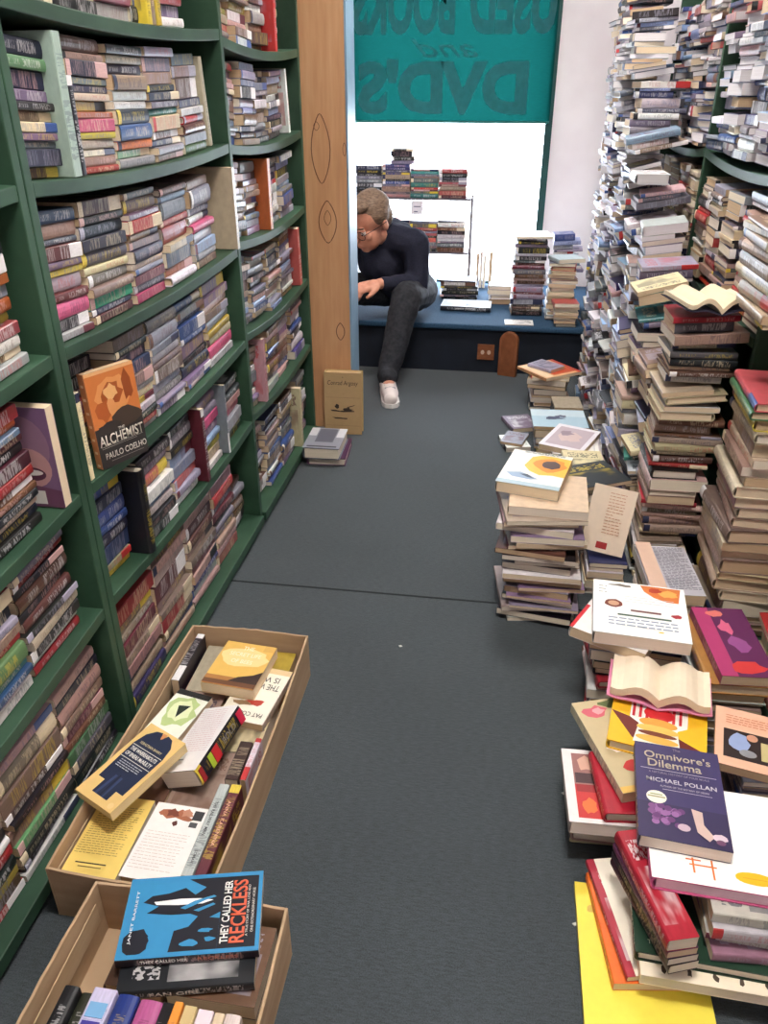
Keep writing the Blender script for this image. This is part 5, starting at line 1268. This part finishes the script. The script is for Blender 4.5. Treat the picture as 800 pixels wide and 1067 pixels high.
# hair: cap over the back and top of the skull
hair = [(H(0, .03, .045), (.083, .098, .088), HM), (H(0, .06, -.005), (.076, .06, .06), HM), (H(.0, -.045, .098), (.062, .045, .03), HM), (H(.062, .02, .03), (.023, .05, .045), HM), (H(-.062, .02, .03), (.023, .05, .045), HM)]
fused('hair', [], hair, 0.006, M_HAIR, P_, 2, 0.01)
gl_ = bmesh.new()
for sx in (-1, 1):
    add_tube(gl_, [H(sx * .032 + .025 * math.cos(t), -.099, -.006 + .019 * math.sin(t)) for t in [2 * math.pi * k / 18 for k in range(19)]], .0018, 6)
    add_tube(gl_, [H(sx * .056, -.096, 0), H(sx * .08, -.04, .003), H(sx * .085, .02, 0)], .0017, 6)
add_tube(gl_, [H(-.008, -.101, -.002), H(.008, -.101, -.002)], .0017, 6)
mesh_obj('glasses', gl_, flat((30, 28, 32), 0.3), P_)
def shoe(an, toe, name):
    d = (toe - an); d.z = 0; d.normalize(); s = V((-d.y, d.x, 0))
    heel = V((an.x, an.y, 0)) - d * .045
    tip = heel + d * .275
    c = [(heel + V((0, 0, .038)) + d * .03, .036, heel + V((0, 0, .075)) + d * .045, .04), (heel + V((0, 0, .045)) + d * .05, .04, heel + d * .15 + V((0, 0, .042)), .04), (heel + d * .13 + V((0, 0, .04)), .041, tip - d * .042 + V((0, 0, .034)), .03), (heel + d * .15 + s * .012 + V((0, 0, .032)), .032, tip - d * .045 - s * .006 + V((0, 0, .03)), .03)]
    o = fused(name, c, [], 0.005, flat((222, 208, 204), 0.7), P_, 3)
    bm = bmesh.new()
    pts = [(-.04, -.03), (.0, -.036), (.06, -.036), (.13, -.041), (.18, -.04), (.208, -.027), (.219, 0), (.208, .027), (.18, .04), (.13, .041), (.06, .036), (0, .036), (-.04, .03), (-.047, 0)]
    add_prism(bm, [((heel.x + d.x * (x + .045) + s.x * y), (heel.y + d.y * (x + .045) + s.y * y)) for x, y in pts], 0.0005, .02)
    mesh_obj('shoe_sole', bm, flat((232, 226, 222), 0.6), o)
    bm = bmesh.new()
    for k in range(4):
        q0 = heel + d * (.095 + .026 * k) + V((0, 0, .087 - .005 * k))
        add_tube(bm, [q0 - s * .024 - V((0, 0, .006)), q0, q0 + s * .024 - V((0, 0, .006))], .0032, 6)
    mesh_obj('laces', bm, flat((150, 150, 156), 0.7), o)
shoe(lan, ltoe, 'sneaker'); shoe(ran, rtoe, 'sneaker')

# paper scraps on the carpet
for i, (x, y) in enumerate([(0.135, 2.55), (0.195, 1.19), (0.2, 0.9), (-0.2, 1.62)]):
    bm = bmesh.new(); add_prism(bm, [(x + .005, y), (x + .001, y + .004), (x - .005, y + .001), (x - .001, y - .003)], 0.0004, 0.0022)
    tag(mesh_obj('paper_scrap', bm, flat((220, 220, 214), 0.9)), 'tiny white paper scrap on the dark carpet, %s from the window' % ordinal(i + 1), 'scrap', 'paper scraps on the carpet')

# ------------------------------------------------------------------ lights
def fixture(y, power, label, x=0.0):
    e = empty('ceiling_or_fill_light', (x, y, ZC)); tag(e, label, 'lamp')
    bm = bmesh.new()
    add_box(bm, (-0.3, -0.16, -0.06), (0.3, 0.16, 0.0))
    mesh_obj('housing', bm, flat((230, 230, 228), 0.5), e, bevel=0.004)
    m, nt, b = mat_base('lamp_diffuser')
    b.inputs['Base Color'].default_value = (0.9, 0.9, 0.88, 1)
    b.inputs['Emission Color'].default_value = (1.0, 0.955, 0.89, 1)
    b.inputs['Emission Strength'].default_value = power
    box_obj('diffuser', (-0.28, -0.14, -0.068), (0.28, 0.14, -0.0605), m, e)
fixture(0.75, LAMP1, 'ceiling lamp above the near end of the aisle', 0.05)
fixture(3.0, FILL_LAMP, 'added unseen fill lamp above the middle of the aisle', 0.0)  # fill lamp, added to brighten the back wall and far end
w = bpy.data.worlds.new('sky'); S.world = w; w.use_nodes = True
bg = w.node_tree.nodes['Background']
bg.inputs['Color'].default_value = (0.80, 0.89, 1.0, 1)
bg.inputs['Strength'].default_value = SKY
pl = bpy.data.lights.new('window_portal', 'AREA'); pl.shape = 'RECTANGLE'; pl.size = WX1 - WX0; pl.size_y = WZ1 - WZ0
pl.cycles.is_portal = True
po = link(bpy.data.objects.new('window_portal', pl)); po.location = ((WX0 + WX1) / 2, YW + 0.11, (WZ0 + WZ1) / 2); po.rotation_euler = (R(-90), 0, 0)

# ------------------------------------------------------------------ camera
FPX = 820.0
cm = bpy.data.cameras.new('camera'); cm.sensor_fit = 'VERTICAL'; cm.sensor_height = 24.0; cm.lens = FPX / 1067 * 24.0; cm.clip_start = 0.02
co = link(bpy.data.objects.new('camera', cm))
dv = V((140.0, 443.5, FPX)).normalized()
pt = math.atan2(443.5, FPX)
upc = V((0, math.cos(pt), -math.sin(pt)))
rtv = dv.cross(upc) if dv.cross(upc).x > 0 else upc.cross(dv)
RW = Matrix((rtv, dv, upc))
CR = Matrix((RW.col[0], RW.col[1], -RW.col[2])).transposed()
co.matrix_world = Matrix.Translation((0, 0, 1.28)) @ CR.to_4x4()
S.camera = co

# ------------------------------------------------------------------ which books show largest: those become objects of their own
bpy.context.view_layer.update()
vs, fs, own = [], [], []
for i, b in enumerate(BOOKS):
    k = len(vs)
    for x in (-b['w'] / 2, b['w'] / 2):
        for y in (-b['l'] / 2, b['l'] / 2):
            for z in (0, b['t']): vs.append(b['M'] @ V((x, y, z)))
    for q in ((0, 1, 3, 2), (4, 6, 7, 5), (0, 4, 5, 1), (2, 3, 7, 6), (0, 2, 6, 4), (1, 5, 7, 3)): fs.append(tuple(k + a for a in q)); own.append(i)
for o in S.objects:
    if o.type == 'MESH' and o.name.split('.')[0] != 'window_pane':
        k = len(vs); mw = o.matrix_world
        vs += [mw @ v.co for v in o.data.vertices]
        for p in o.data.polygons: fs.append(tuple(k + a for a in p.vertices)); own.append(-1)
bv = BVHTree.FromPolygons(vs, fs)
hits = [0] * len(BOOKS)
eye = V((0, 0, 1.28))
STEP = 3.2
for iy in range(int(1067 / STEP)):
    for ix in range(int(800 / STEP)):
        px, py = (ix + .5) * STEP, (iy + .5) * STEP
        d = (RW @ V((px - 400, 533.5 - py, FPX))).normalized()
        r = bv.ray_cast(eye, d)
        if r[0] is not None and own[r[2]] >= 0: hits[own[r[2]]] += 1
order = sorted(range(len(BOOKS)), key=lambda i: (-(hits[i] + (100000 if BOOKS[i]['hero'] else 0)), i))
NIND = 322
keep = set(order[:NIND])
print('BOOKS', len(BOOKS), 'visible', sum(h > 0 for h in hits), 'rays kept', sum(hits[i] for i in keep), 'of', sum(hits), 'smallest', hits[order[NIND - 1]])
fam = {}
for i, b in enumerate(BOOKS):
    if b.get('desc') and (hits[i] or i in keep): fam.setdefault((PAL[b['key']][0] + ' ' + b['kw'], b['desc']), []).append(i)
for (ck, ds), ids in fam.items():
    ids.sort(key=lambda i: -BOOKS[i]['M'].translation.z)
    for n, i in enumerate(ids):
        BOOKS[i]['label'] = ('the only visible %s in %s' % (ck, ds)) if len(ids) == 1 else ('%s %s from the top of %s' % (ordinal(n + 1), ck, ds))
used = {}
rest = []
for i, b in enumerate(BOOKS):
    if i in keep:
        o = build_book(b, hits[i])
        lab = b['label']
        used[lab] = used.get(lab, 0) + 1
        tag(o, lab, 'book', b['group'])
    else:
        rest.append(b)
for k, n in used.items():
    if n > 1: print('SAME LABEL', n, k)
parts = []
for b in rest: parts += list(book_parts(b, b['M']))
me = bpy.data.meshes.new('crammed_books'); fill_mesh(me, parts, [M_COVER, M_PAGE])
tag(link(bpy.data.objects.new('crammed_books', me)), 'the many smaller and half-hidden books crammed among the shelves and piles', 'books', kind='stuff')
S.view_settings.exposure = EXPO
